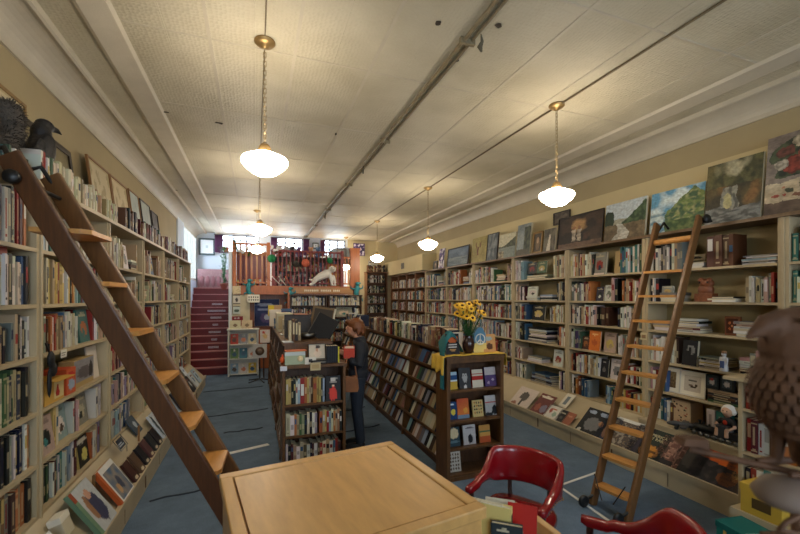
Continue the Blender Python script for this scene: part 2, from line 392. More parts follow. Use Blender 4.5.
tag(MB().tube([(.07,YF,ZC-.006),(.07,YB-.3,ZC-.006)], .005, 6).build('conduit', MATS['conduit_paint']), 'thin painted wire on the ceiling joining the stair aisle lamps', 'conduit')

# ------------------------------------------------------------------ wall bookcases
SHZ = [.48, .805, 1.135, 1.485, 1.81, 2.16]; TOPZ = 2.55
XLF, XRF = -1.28, 4.28
ORD = 'first second third fourth fifth sixth seventh eighth ninth tenth eleventh twelfth thirteenth fourteenth fifteenth sixteenth seventeenth eighteenth nineteenth twentieth'.split()
def bay(side, y0, y1, label, wood=None, ledge=True):
    """local: x along (image left to right), y into the wall, z up; front at y = 0"""
    L = y1-y0; m = wood or CREAM
    t = thing('bookcase', label, 'bookcase', (XLF, y0, 0) if side == 'L' else (XRF, y1, 0), PI/2 if side == 'L' else -PI/2, 'tall bookcases along the side walls')
    D = .35 if side == 'L' else .325
    MB().box(0,L,D-.012,D,.1,TOPZ).build('back_panel', BACKP if not wood else wood, t)
    for a in (0, L-.04): MB().box(a,a+.04,0,D-.012,.0,TOPZ).box(a+(0 if a==0 else .028),a+(.012 if a==0 else .04),-.012,0,.44,TOPZ).build('upright', m, t, .002)
    for z in SHZ: MB().box(.04,L-.04,0,D-.012,z-.024,z).build('shelf', m, t)
    MB().box(0,L,-.03,D,TOPZ,TOPZ+.03).build('top_board', SHELFB if side == 'R' else m, t)
    if ledge:
        e, lz = (-.27,.19) if side == 'L' else (-.50,.19)
        MB().prism([(-.002,.46),(-.002,.44),(e,lz-.02),(e,lz)], 0, L, None, 'x').build('display_slope', CREAM2, t)
        MB().box(0,L,e-.035,e,lz-.03,lz+.025).build('lip', CREAM2, t)
        MB().box(0,L,e-.02,e-.003,0,lz-.03).build('kickboard', CREAM2, t)
        MB().box(0,.012,e-.028,e-.02,.03,lz-.03).box(L*.5,L*.5+.006,e-.022,e-.02,.02,lz-.04).build('kick_batten', SHELFB, t)
    return t
LB = [1.9,3.14,4.4,5.6,6.75,7.95,9.3]
RB = [.77,2.06,3.35,4.58,5.87,7.22,8.46,9.69]
LBL = ['cream bookcase bay on the ladder wall, cut by the photo edge','cream bookcase bay behind the long ladder with a yellow fruit box','cream bookcase bay just past the long ladder','fourth cream bookcase bay along the ladder wall','fifth cream bookcase bay along the ladder wall','last cream bookcase bay before the red stairs']
RBL = ['cream bookcase bay under the flower painting, behind the iron bird','cream bookcase bay behind the rolling ladder with a carved wooden owl','cream bookcase bay with the orange face-out book, past the rolling ladder','cream bookcase bay with tall flat stacks under the small portraits','cream bookcase bay behind the sunflowers','sixth cream bookcase bay, under the blue landscape','narrow cream bookcase bay next to the brown shelves']
for i in range(6): bay('L', LB[i], LB[i+1], LBL[i])
for i in range(7): bay('R', RB[i], RB[i+1], RBL[i])
WALN = mat('brown_case', rgb(122,80,48), .5, var=.35, vscale=6)

# ------------------------------------------------------------------ books
K = dict(c=(222,208,170), w=(226,222,210), k=(30,30,34), r=(172,44,36), m=(98,30,34), o=(200,110,48), y=(220,186,90), g=(62,98,64), t=(52,122,122), b=(56,92,140), n=(34,46,78),
         p=(150,130,160), d=(92,58,38), s=(190,160,118), l=(150,180,196), e=(134,132,126), h=(168,120,84), i=(208,160,150), v=(84,62,110), a=(236,232,224), u=(116,70,44), z=(150,160,120))
NAMES = dict(c='cream', w='white', k='black', r='red', m='maroon', o='orange', y='yellow', g='green', t='teal', b='blue', n='navy', p='lilac', d='dark brown', s='tan', l='pale blue', e='grey', h='light brown', i='pink', v='violet', a='chalk white', u='brown leather', z='sage')
BOOKS = []
def jit(c, s=14):
    g = sum(c)/3; c = [(q*.80+g*.20)*.90 for q in c]
    d = random.uniform(-s, s); return rgb(*[max(8, min(248, q+d+random.uniform(-s*.5, s*.5))) for q in c])
def pick(pal): return random.choice(pal)
class Run:
    ALL = []
    def __init__(s, pos, rot, length, hmax, depth, where, tilt=0):
        Run.ALL.append(s)
        s.pos = Vector(pos); s.rot = rot; s.len = length; s.hmax = hmax; s.dep = depth; s.where = where; s.tilt = tilt; s.items = []
        s.M = Matrix.Translation(s.pos) @ Matrix.Rotation(rot, 4, 'Z') @ Matrix.Rotation(-tilt, 4, 'X')
    def put(s, kind, x, w, h, d, k, y=0, z=0, lean=0, art=None):
        s.items.append(dict(kind=kind, x=x, w=w, h=h, d=d, k=k, y=y, z=z, lean=lean, col=jit(K[k]), run=s, art=art, seed=random.random()))
    def spines(s, seq, x=None, hr=(.6,.9), wr=(.018,.04), end=None, dr=(.13,.2), leanp=.06, right=False):
        """books standing spine out; seq one letter each, capitals are thick"""
        ws = [random.uniform(*wr)*(1.6 if q.isupper() else 1) for q in seq]
        if right: x = s.len-.005-sum(ws)-.001*len(ws)
        x = .006 if x is None else x
        prev = None
        for q, w in zip(seq, ws):
            if x+w > (end or s.len)-.004: break
            h = s.hmax*random.uniform(*hr)
            if x > -.2: s.put('spine', x, w, h, min(s.dep-.03, random.uniform(*dr)), q.lower(), y=random.uniform(.004,.03))
            x += w+.0012
        return x
    def rand(s, pal, x=.006, end=None, **kw):
        end = end or s.len-.006; wr = kw.get('wr', (.018,.04))
        return s.spines(''.join(pick(pal) for _ in range(int((end-x)/wr[0])+2)), x, end=end, **kw)
    def stack(s, x, w, seq, d=.2, tr=(.014,.035), z=0, y=.01):
        for q in seq:
            t = random.uniform(*tr); ww = w*random.uniform(.84,1)
            s.put('flat', x+random.uniform(0, max(.001, w-ww)), ww, t, d*random.uniform(.85,1), q, y=y+random.uniform(0,.02), z=z); z += t+.0006
        return z
    def face(s, x, w, h, k, y=.03, art=None, th=.02, z=0, lean=None):
        s.put('face', x, w, h, th, k, y=y, z=z, art=art)
MIXA = 'cwskrgbnodyelmpathsiwcwz'; MIXL = 'cswcsdhsgwbekrcmsczh'; MIXR = 'wcsnkrwebmowgtplswdwi'; OLD = 'dumshdukgcms'; CREAMS = 'ccwscawsc'
SHN = ['bottom shelf','second shelf up','third shelf up','fourth shelf up','fifth shelf up','sixth shelf up','top board']
LN = ['edge bay of the ladder wall','bay behind the long ladder','bay past the long ladder','fourth ladder-wall bay','fifth ladder-wall bay','bay nearest the stairs']
RN = ['bay behind the iron bird','bay with the carved owl','bay with the orange book','bay with tall stacks','bay behind the sunflowers','sixth far-wall bay','bay beside the brown shelves']
LR = {}; RR = {}
for i in range(6):
    for j in range(7):
        L = LB[i+1]-LB[i]
        z = SHZ[j] if j < 6 else TOPZ+.031; hm = (SHZ+[TOPZ])[j+1]-z-.03 if j < 6 else .3
        LR[i,j] = Run((XLF-.012, LB[i]+.042, z+.001), PI/2, L-.084, hm, .32, (SHN[j], LN[i]))
for i in range(7):
    for j in range(6):
        L = RB[i+1]-RB[i]; z = SHZ[j]; hm = (SHZ+[TOPZ])[j+1]-z-.03
        RR[i,j] = Run((XRF+.012, RB[i+1]-.042, z+.001), -PI/2, L-.084, hm, .3, (SHN[j], RN[i]))
# ladder wall, edge bay (only its far end is in the picture)
LR[0,5].spines('sdbkodkwlPwekwkrmrocC', right=True, hr=(.8,.98), wr=(.016,.03)); LR[0,4].spines('scdokokgskgwcwsKwwcwbknr', right=True, hr=(.72,.92), wr=(.015,.027))
LR[0,4].stack(.72,.22,'rr',z=.28)
LR[0,3].spines('kdkkyYwgtmryossk', x=.5, hr=(.66,.78), wr=(.017,.028)); LR[0,3].spines('eskwkWw', right=True, hr=(.72,.92), wr=(.02,.03))
LR[0,2].spines('gscgzngsnskkd', right=True, hr=(.82,.95), wr=(.02,.034)); LR[0,2].face(.38,.36,.30,'n')
LR[0,1].spines('wkekwsknkwkeewknnkwoc', right=True, hr=(.8,.95), wr=(.018,.03)); LR[0,0].rand('dskhoe', x=.2, hr=(.8,.95), wr=(.03,.05))
# bay behind ladder
r = LR[1,5]; r.spines('wlwktwwkwsw', hr=(.4,.7)); r.spines('wwcwswcwwkw', x=.55, hr=(.6,.85)); 
LR[1,4].spines('ppmcyoysyyrYsykwyokoctlttmwllwcwgstcwrrsk', hr=(.78,.96), wr=(.018,.028)); 
LR[1,3].spines('wrgewdowrsoshblbwwlwwcw', hr=(.72,.9), wr=(.018,.03)); LR[1,3].face(.70,.20,.27,'t'); LR[1,3].spines('rwtkcssgwsc', x=.92, hr=(.7,.9))
r = LR[1,1]; r.face(.02,.20,.255,'i', y=.01, th=.07); r.spines('yc', x=.24, hr=(.88,.93), wr=(.03,.05)); r.face(.33,.2,.26,'l', y=.05); r.spines('wmi', x=.55, hr=(.8,.9)); r.face(.68,.24,.25,'e', y=.05); r.spines('wcswrwk', x=.95, hr=(.6,.9))
r = LR[1,0]; r.spines('awLkgkwmtewTwbwlwwmn', hr=(.80,.94), wr=(.022,.034), dr=(.2,.26)); r.face(.66,.2,.24,'y', y=.02, art=1); r.spines('owwslpbe', x=.88, hr=(.75,.95), wr=(.02,.035))
for i in range(2, 6):
    for j in range(6):
        r = LR[i,j]; q = (i*7+j*3) % 5
        pal = MIXL if j > 2 else MIXA
        if i == 2 and j == 5:
            r.rand('wwcws', end=.5); r.face(.55,.19,.27,'w'); r.stack(.78,.24,'skdew'); r.rand('cwsw', x=1.02); continue
        if i == 2 and j == 0: r.spines('ccSwlbllewwlcbwbew', hr=(.8,.96), wr=(.03,.045), dr=(.2,.26)); continue
        if i == 3 and j == 3: r.face(.08,.22,.29,'w', art=2); r.stack(.02,.4,'rr'); r.rand(pal, x=.5, hr=(.6,.9)); continue
        if q == 0: r.rand(pal, end=r.len*.6, hr=(.58,.88)); r.stack(r.len*.64, .25, [pick(pal) for _ in range(4)]); 
        elif q == 1: r.rand(pal, end=r.len*.45, hr=(.6,.9)); r.face(r.len*.5,.18,.25,pick('wrlbky')); r.rand(pal, x=r.len*.7, hr=(.6,.9))
        elif q == 3: r.stack(.02,.26,[pick(pal) for _ in range(6)]); r.rand(pal, x=.31, hr=(.6,.92))
        else: r.rand(pal, hr=(.6,.92))
# books standing on top of the ladder wall
LR[0,6].spines('kwgwrwgwkwtcwgwwtkwgwgwc', right=True, hr=(.36,.46), wr=(.018,.024), dr=(.07,.09)); LR[1,6].spines('wgwrwgwgwccCCcCCCCcwcCcswcwcscsccscsccsc', hr=(.62,.8), wr=(.018,.03))
LR[2,6].spines('scscksccsccsc', hr=(.6,.7), wr=(.02,.03), end=.4); LR[2,6].spines('uduksdudukddu', x=.55, hr=(.72,.9), wr=(.03,.045))
for i in (3,4,5): LR[i,6].rand(OLD, hr=(.6,.86), wr=(.026,.045))
# wall with the paintings
r = RR[1,5]; r.spines('wkwwkeewkwsee', hr=(.7,.9), wr=(.02,.034)); r.stack(.36,.22,'wwc'); r.face(.4,.18,.06,'s',z=.085,y=.05); r.spines('UUUu', x=.62, hr=(.8,.88), wr=(.036,.046), dr=(.2,.24)); r.stack(.92,.28,'wkwlewe',tr=(.008,.014))
r = RR[1,4]; r.spines('kwlk', hr=(.7,.85)); r.stack(.1,.25,'wwe'); r.face(.13,.13,.10,'e',z=.075); r.stack(.62,.26,'awk',tr=(.016,.04)); r.spines('swwcswierkwkk', x=.95, hr=(.66,.84), wr=(.018,.03))
r = RR[1,3]; r.stack(.02,.2,'wsew'); r.stack(.25,.3,'wmswkw',tr=(.016,.026)); r.stack(.85,.26,'wwcwse',tr=(.016,.03))
r = RR[1,2]; r.spines('wwiwwwwsewcd', hr=(.74,.9), wr=(.02,.032)); r.face(.36,.15,.27,'k',y=.02,th=.04,art=6); r.stack(.53,.27,'ekwywke',tr=(.012,.024)); r.stack(.9,.24,'konwwai',tr=(.014,.03))
r = RR[1,1]; r.spines('iwrkgb', hr=(.7,.85)); r.stack(.62,.28,'gkdks',tr=(.018,.03)); r.spines('oiwe', x=1.0, hr=(.7,.8))
r = RR[1,0]; r.spines('rkwwtbbwd', hr=(.72,.86), wr=(.022,.034)); r.spines('WTt', x=.62, hr=(.8,.9), wr=(.04,.06), dr=(.2,.26)); r.face(.80,.16,.25,'k',y=.06); r.spines('gzwg', x=1.05, hr=(.8,.85))
r = RR[2,5]; r.spines('ccwosskirsowcwckk', hr=(.72,.92), wr=(.018,.03)); r.face(.40,.2,.30,'e',y=.02,th=.03); r.stack(.42,.18,'c',y=-.0); r.spines('tbtlwtwctwgk', right=True, hr=(.76,.95), wr=(.018,.034))
r = RR[2,4]; r.spines('kewckepwmssoo', hr=(.7,.88), wr=(.02,.032)); r.face(.44,.12,.19,'k'); r.face(.56,.12,.21,'w',y=.05); r.spines('iiK', x=.69, hr=(.8,.95)); r.spines('oessrrswirs', right=True, hr=(.7,.9), wr=(.018,.03))
r = RR[2,3]; r.spines('kcwkewwkscwrrwswwik', hr=(.72,.92), wr=(.018,.028)); r.spines('kDD', x=.52, hr=(.8,.9)); r.spines('nkwwwcwwsgwsew', right=True, hr=(.75,.92), wr=(.018,.03))
r = RR[2,2]; r.spines('kwzgvveg', hr=(.7,.86), wr=(.018,.03)); r.face(.2,.12,.18,'d'); r.face(.31,.19,.27,'o',art=3); r.face(.52,.18,.26,'i',y=.08); r.spines('wwwewscwiwsew', right=True, hr=(.7,.9), wr=(.02,.032))
r = RR[2,1]; r.spines('orkrwwplwsodwssewcw', hr=(.7,.88), wr=(.02,.03)); r.face(.50,.13,.24,'k',art=4); r.face(.66,.2,.26,'w',y=.04); r.spines('wwrkwrekwg', right=True, hr=(.62,.84), wr=(.02,.03))
r = RR[2,0]; r.spines('gwkoodkblbl', hr=(.72,.92), wr=(.022,.034)); r.spines('blbtkskyycyrrokyowys', right=True, hr=(.6,.8), wr=(.02,.03))
r = RR[3,5]; r.spines('wpwlwwll', hr=(.8,.95), wr=(.02,.03)); r.stack(.30,.5,'zz',tr=(.03,.045)); r.face(.31,.2,.19,'k',z=.09); r.face(.54,.22,.19,'g',z=.09); r.spines('ccsccsw', right=True, hr=(.82,.96), wr=(.026,.04))
r = RR[3,4]; r.spines('wksiwpkwm', hr=(.7,.9)); r.face(.3,.24,.17,'w',z=.06); r.stack(.28,.3,'wlw'); r.stack(.62,.3,'wkwl'); r.spines('kwsekkw', right=True, hr=(.7,.9))
r = RR[3,3]; r.spines('wkegwbrkb', hr=(.75,.95)); r.face(.38,.3,.25,'k',y=.06); r.spines('wkwyswckwiwse', right=True, hr=(.7,.9), wr=(.02,.03))
r = RR[3,2]; r.spines('wkwekkkb', hr=(.7,.95)); r.stack(.34,.46,'ewkewknwk',tr=(.016,.03),d=.26); r.spines('kowcwr', right=True, hr=(.72,.9))
r = RR[3,1]; r.spines('kiwrsws', hr=(.6,.8)); r.stack(.32,.36,'wwe'); r.face(.9,.2,.25,'w',y=.04)
r = RR[3,0]; r.spines('wkwewwkgwe', hr=(.75,.95)); r.stack(.40,.5,'ekblekb',tr=(.014,.026),d=.27); r.spines('wpnwk', right=True, hr=(.8,.95))
for i in (0,4,5,6):
    for j in range(6):
        r = RR[i,j]; q = (i*5+j*2) % 5
        if q == 0: r.rand(MIXR, end=r.len*.55, hr=(.64,.9)); r.stack(r.len*.6,.28,[pick(MIXR) for _ in range(5)]); r.rand(MIXR, x=r.len*.86, hr=(.6,.9))
        elif q == 2: r.rand(MIXR, end=r.len*.4, hr=(.64,.9)); r.face(r.len*.45,.19,.25,pick('kwrbe')); r.rand(MIXR, x=r.len*.64, hr=(.6,.9))
        else: r.rand(MIXR, hr=(.64,.92))

# ------------------------------------------------------------------ A-frame wooden cases in the middle of the room
def aframe(name, label, x0b, x1b, x0t, x1t, y0, y1, zt, zs, ndiv, lean, sides=('L',)):
    t = thing(name, label, 'bookcase', (0,0,0))
    for k in range(ndiv+1):
        y = y0+(y1-y0)*k/ndiv; y = min(max(y, y0), y1-.03)
        MB().prism([(x0b,0),(x1b,0),(x1t,zt-.03),(x0t,zt-.03)], y, y+.03, None, 'y').build('divider', CASEW, t)
    MB().box(x0t-.02,x1t+.02,y0-.01,y1+.01,zt-.03,zt).build('top_board', CASEW, t)
    xm0 = (x0b+x0t)/2+.17; xm1 = (x1b+x1t)/2-.17
    fx = lambda z: x0b+(x0t-x0b)*z/zt
    gx = lambda z: x1b+(x1t-x1b)*z/zt
    xc = (x0t+x1t)/2
    for z in zs:
        MB().prism([(fx(z)+.004,z),(fx(z)+.006,z+.018),(xc-.012,z-lean*.17+.018-.0),(xc-.012,z-lean*.17)], y0+.031, y1-.031, None, 'y').prism([(fx(z)+.002,z),(fx(z)+.012,z),(fx(z)+.014,z+.032),(fx(z)+.004,z+.032)], y0+.031, y1-.031, None, 'y').build('shelf', CASEW, t)
        MB().prism([(gx(z)-.004,z),(gx(z)-.006,z+.018),(xc+.012,z-lean*.17+.018),(xc+.012,z-lean*.17)], y0+.031, y1-.031, None, 'y').build('shelf', CASEW, t)
    MB().box(xc-.01,xc+.01,y0+.03,y1-.03,.03,zt-.03).build('back_panel', DARKW, t)
    MB().box(x0b+.03,x1b-.03,y0+.03,y1-.03,0,.05).build('plinth', DARKW, t)
    return t, fx
ZS = [.07,.30,.535,.77,1.0]
t, fx = aframe('low_bookcase', 'long low walnut bookcase of slanted paperbacks behind the sunflower stand', 1.87, 2.42, 2.03, 2.27, 3.82, 7.45, 1.27, ZS, 3, .35)
rows = ['lowest','second','middle','fourth','highest']; cols = ['cell nearest the sunflower stand','middle cell of the low bookcase','cell behind the woman']
MIDP = 'sdhusekdmewslhencesgckubwp'
for ci in range(3):
    ya = 3.82+(7.45-3.82)*ci/3+.035; yb = 3.82+(7.45-3.82)*(ci+1)/3-.035
    for zi, z in enumerate(ZS):
        r = Run((fx(z)+.014, yb, z+.016), -PI/2, yb-ya, .2, .2, (rows[zi]+' row', cols[ci]), tilt=.42)
        n = 9
        x = .02
        while x < yb-ya-.13:
            k = pick(MIDP); th = random.uniform(.018,.034)
            # paperbacks stand angled, cover and spine both showing
            r.items.append(dict(kind='angled', x=x, w=th, h=random.uniform(.165,.19), d=random.uniform(.105,.125), k=k, y=.012, z=.002, lean=0, col=jit(K[k]), run=r, art=None, seed=random.random()))
            x += random.uniform(.062,.088)
r = Run((2.035,7.42,1.2705), -PI/2, 3.55, .25, .2, ('row on top','low walnut bookcase'))
x = r.spines('dNnnkeuuwcssshhUuSdHhkNkwwSskRbwkgwcyekzgsgwcwwkzcskwnkwk'*2, x=.15, hr=(.68,.95), wr=(.024,.05), dr=(.13,.17))
t, fx2 = aframe('low_bookcase', 'further low walnut bookcase, partly behind the woman', 1.83, 2.38, 2.0, 2.24, 7.75, 9.3, 1.27, ZS, 2, .35)
for ci in range(2):
    ya = 7.75+(9.3-7.75)*ci/2+.035; yb = 7.75+(9.3-7.75)*(ci+1)/2-.035
    for zi, z in enumerate(ZS):
        r = Run((fx2(z)+.014, yb, z+.016), -PI/2, yb-ya, .2, .2, (rows[zi]+' row', 'further low bookcase, cell '+ORD[ci]), tilt=.42)
        r.rand(MIDP, hr=(.8,.95), dr=(.1,.13))
r = Run((2.01,9.25,1.2705), -PI/2, 1.45, .25, .2, ('row on top','further low bookcase')); r.rand('nkewsdnbw', hr=(.6,.95))
# island in the stair aisle
t, fx3 = aframe('island_bookcase', 'tall walnut island bookcase running away behind the small front case', .26, .91, .32, .85, 4.72, 9.0, 1.33, [.08,.36,.64,.92], 4, .2)
for ci in range(4):
    ya = 4.72+(9.0-4.72)*ci/4+.035; yb = ya+(9.0-4.72)/4-.07
    for zi, z in enumerate([.08,.36,.64,.92]):
        r = Run((fx3(z)+.016, yb, z+.016), -PI/2, yb-ya, .24, .2, (rows[zi]+' row', 'stair side of the island, cell '+ORD[ci]), tilt=.2); r.rand('dsehwkcou', hr=(.7,.9), wr=(.03,.05))
def opencase(name, label, x0, x1, y0, D, zt, zs, m, cat='bookcase', back=True, side=.03, topoh=.015):
    """upright case facing the viewer, front at y0"""
    t = thing(name, label, cat, (x0,y0,0)); W = x1-x0
    for a in (0, W-side): MB().box(a,a+side,0,D,0,zt-.03).build('side_panel', m, t, .003)
    MB().box(-topoh,W+topoh,-.012,D+.0,zt-.03,zt).build('top_board', m, t, .003)
    for z in zs: MB().box(side,W-side,.005,D-.012,z-.022,z).build('shelf', m, t)
    if back: MB().box(side,W-side,D-.012,D,.02,zt-.03).build('back_panel', DARKW if m is CASEW else m, t)
    return t
opencase('front_case', 'small dark wood case at the island end with two full rows', .272, .958, 4.38, .3, 1.12, [.09,.36,.70], CASEW)
w_ = 'island front case'
Run((.306,4.392,.701),0,.62,.36,.28,('upper row',w_)).spines('yykkwlRoysdOyykleshnwW', end=.43, hr=(.70,.80), wr=(.018,.027))
r = Run((.306,4.392,.701),0,.62,.36,.28,('upper row',w_)); r.face(.435,.165,.275,'k',y=.01,art=5); r.spines('e', x=.605-.0, hr=(.7,.7), wr=(.012,.014)); FR1 = r
r = Run((.306,4.392,.361),0,.62,.3,.28,('middle row',w_)); x = r.spines('CWosgzkckwp', hr=(.70,.84), wr=(.024,.03)); r.spines('OsyrlcoshkgdrGt', x=x+.025, hr=(.74,.86), wr=(.018,.026))
r = Run((.306,4.392,.091),0,.62,.24,.28,('lowest row',w_)); r.rand('kdwmskrwcbk', hr=(.6,.8))

# ------------------------------------------------------------------ pictures
def nz(u, v, s, q=0): return noise.noise(Vector((u*s+q*7.3, v*s+q*3.1, q*1.7)))
def mixc(a, b, t): t = max(0, min(1, t)); return tuple(a[k]*(1-t)+b[k]*t for k in range(3))+(1,)
def stripes(bands):
    """horizontal bands from the top: [(height, colour)]"""
    def fn(u, v):
        t = 1-v; s = 0
        for h, c in bands:
            s += h
            if t <= s: return c
        return bands[-1][1]
    return fn
def dabs(base, spots, q=0, amt=.12):
    """base(u,v) colour or tuple + elliptical spots (u,v,ru,rv,colour)"""
    def fn(u, v):
        c = base(u, v) if callable(base) else base
        n = nz(u, v, 9, q)
        for (a, b, ra, rb, col) in spots:
            d = ((u-a)/ra)**2+((v-b)/rb)**2+n*.5
            if d < 1: c = mixc(c, col, min(1, (1-d)*5))
        g = 1+amt*nz(u, v, 14, q+2); return (c[0]*g, c[1]*g, c[2]*g, 1)
    return fn
R_ = rgb
ROSES = [(.30,.60,.13,(150,62,52)),(.50,.74,.14,(196,160,136)),(.66,.58,.13,(160,74,62)),(.38,.86,.12,(200,186,158)),(.72,.80,.14,(146,60,52)),(.20,.78,.10,(120,70,62)),(.52,.54,.11,(206,190,166)),(.86,.64,.11,(186,140,120)),(.56,.90,.11,(170,92,76)),(.16,.62,.08,(206,196,178)),(.40,.70,.09,(170,84,70))]
def p_flowers(u, v):
    c = mixc(R_(112,100,94), R_(142,130,122), .5+nz(u,v,4,1)*1.4)
    if v < .16: c = mixc(R_(104,86,72), R_(74,58,50), nz(u,v,8,2)+.5)
    elif v < .40+.05*nz(u,v,5,3) and u < .50: c = mixc(R_(206,192,164), R_(170,152,126), nz(u,v,6,4)*1.5+.4)
    for (a, b, ra, col) in ((.14,.24,.07,(150,66,52)),(.26,.28,.05,(60,66,48)),(.34,.22,.06,(120,80,60)),(.20,.33,.04,(170,110,80))):
        if ((u-a)/ra)**2+((v-b)/(ra*.5))**2+nz(u,v,20,5) < .8: c = R_(*col)
    if ((u-.58)/.22)**2+((v-.34)/.2)**2 < 1: c = mixc(R_(66,88,66), R_(30,46,40), nz(u,v,7,6)*1.5+.5+(u-.58))
    if ((u-.54)/.48)**2+((v-.70)/.30)**2+.7*nz(u,v,6,7) < 1: c = mixc(R_(74,86,62), R_(34,44,38), nz(u,v,14,8)*2+.5)
    for k, (a, b, r, col) in enumerate(ROSES):
        d = ((u-a)/r)**2+((v-b)/(r*.8))**2+.5*nz(u,v,12,k)
        if d < 1: c = mixc(R_(*col), R_(*[q*.62 for q in col]), .5+.9*nz(u,v,24,k+3)+.25*math.sin(d*9))
    return c
def p_fall(u, v):
    c = mixc(R_(92,80,48), R_(58,52,36), nz(u,v,5,1)*1.6+.5); c = mixc(c, R_(128,92,52), max(0,nz(u,v,4,9)*2))
    if v > .60: c = mixc(c, mixc(R_(92,92,58), R_(54,60,40), nz(u,v,9,2)*2+.5), .8)
    d = ((u-.48)/.34)**2+((v-.90)/.16)**2+1.3*nz(u,v,5,3)
    if d < 1: c = mixc(c, R_(184,176,146), min(.85,(1-d)*.9))
    w = .10+.08*(1-v)+.05*nz(u,v,8,4)
    if abs(u-.44) < w and .22 < v < .58: c = mixc(c, mixc(R_(150,150,138), R_(92,94,88), nz(u*2,v,10,5)*2.4+.5), .8)
    d = ((u-.42)/.07)**2+((v-.34)/.16)**2+.8*nz(u,v,8,8)
    if d < 1: c = mixc(c, R_(196,184,124), .6)
    if v < .25+.06*nz(u,v,4,6): c = mixc(R_(124,126,124), R_(78,80,78), nz(u,v*4,6,7)*2+.5)
    return c
def p_mtn(u, v):
    c = mixc(R_(96,152,186), R_(206,220,222), nz(u+.4*v,v,4,1)*2+.55)
    ridge = .22+.75*max(0, 1-abs(u-.8)/.75)+.08*nz(u,v,9,2)
    if v < ridge: c = mixc(R_(112,130,72), R_(64,92,66), nz(u,v,8,3)*2+.5); c = mixc(c, R_(158,158,112), nz(u,v,15,4)*1.6)
    if v < .28 and u > .25: c = mixc(R_(58,84,50), R_(98,116,66), nz(u,v,12,5)*2+.5)
    if v < .5 and u < .3: c = mixc(R_(88,128,150), R_(190,204,204), nz(u,v,8,6)*2+.5)
    return c
def p_river(u, v):
    c = R_(186,196,202) if v > .55 else R_(160,158,140)
    if v < .95-.9*(1-u) + .06*nz(u,v,8,1) and v > .38-.1*u: c = mixc(R_(46,66,46), R_(78,98,66), nz(u,v,10,2)*2+.4)
    if ((u-.1)/.14)**2+((v-.55)/.26)**2+.4*nz(u,v,9,3) < 1: c = R_(38,54,40)
    if v < .42: c = mixc(R_(120,104,80), R_(96,82,62), nz(u,v,7,4)*2+.5)
    if abs(u-(.38+.5*(.42-v)-.25*(v<.2)*(.2-v)*4)) < .06+.34*(.44-v) and v < .44: c = mixc(R_(192,190,182), R_(164,160,150), nz(u,v*3,9,5)*2+.5)
    return c
def p_figures(u, v):
    c = mixc(R_(66,50,40), R_(42,34,30), nz(u,v,5,1)*2+.5); c = mixc(c, R_(96,62,48), nz(u,v,3,2)*1.5*(u > .6))
    d = ((u-.48)/.2)**2+((v-.66)/.26)**2+.4*nz(u,v,6,3)
    if d < 1: c = mixc(c, R_(180,140,92), (1-d)*1.6)
    for uu in (.38,.5):
        if abs(u-uu) < .045 and .18 < v < .56: c = mixc(R_(190,176,156), R_(136,124,110), nz(u,v,12,4)*2+.4)
        if ((u-uu)/.035)**2+((v-.6)/.05)**2 < 1: c = R_(150,104,74)
    if v < .14: c = mixc(R_(120,92,72), R_(88,66,52), nz(u,v,8,5)+.5)
    return c
def p_dark(u, v): return mixc(R_(70,58,48), R_(104,92,78), nz(u,v,5,1)*1.5+.45)
def p_portrait(u, v):
    c = mixc(R_(86,74,58), R_(64,54,42), nz(u,v,4,1)+.5)
    if ((u-.5)/.28)**2+((v-.45)/.36)**2 < 1: c = R_(118,96,72)
    if ((u-.5)/.15)**2+((v-.62)/.17)**2 < 1: c = R_(176,144,112)
    return c
def p_dancer(u, v):
    c = mixc(R_(70,66,56), R_(120,112,96), nz(u,v,4,1)+.5)
    if abs(u-.5-.15*(v-.5)) < .16*(1.1-v) and v < .75: c = R_(206,198,180)
    return c
def p_forest(u, v):
    c = mixc(R_(104,112,112), R_(142,150,150), nz(u,v,3,1)+.5)
    if u > .55 and v < .9: c = mixc(R_(52,60,50), R_(84,88,70), nz(u,v,7,2)*2+.5)
    if v < .2: c = R_(84,80,66)
    return c
def p_coast(u, v):
    c = R_(184,178,152) if v > .5 else R_(120,128,122)
    if v > .45 and v < .5+.5*max(0,u-.35): c = mixc(R_(60,66,52), R_(88,90,68), nz(u,v,8,1)*2+.5)
    if v < .3 and u < .35: c = mixc(R_(150,140,116), R_(96,90,74), nz(u,v,9,2)*2+.5)
    return c
def p_grey(u, v): return mixc(R_(78,84,88), R_(132,138,138), (v > .45)*.6+nz(u,v,5,1)*1.2)
def p_deer(u, v):
    c = mixc(R_(168,152,88), R_(142,128,72), nz(u,v,4,1)+.5)
    if (abs(u-.42) < .05 and .3 < v < .62) or (abs(abs(u-.42)-.12-.2*(v-.6)) < .03 and .58 < v < .82): c = R_(110,66,40)
    return c
def p_blue(u, v):
    c = mixc(R_(120,138,156), R_(86,104,124), nz(u,v,3,1)+.5)
    if v < .5: c = mixc(R_(132,146,150), R_(92,108,120), nz(u*.5,v*3,6,2)*1.5+.5)
    return c
def p_poster(u, v):
    k = nz(u,v,6,1); return R_(226,220,230) if k > .1 else R_(118,92,150) if k > -.15 else R_(58,52,88)
def p_map(u, v):
    c = R_(206,192,158)
    if nz(u,v,7,3) > .18: c = R_(176,160,122)
    if .04 < u < .96 and .04 < v < .96: return c
    return R_(190,172,132)
def p_pale(u, v): return mixc(R_(190,198,194), R_(160,170,172), nz(u,v,5,4)+.5)
def p_brownpic(u, v): return mixc(R_(104,94,66), R_(140,128,94), nz(u,v,4,5)+.5) if v > .35 else mixc(R_(78,70,52), R_(110,98,70), nz(u,v,6,6)+.5)
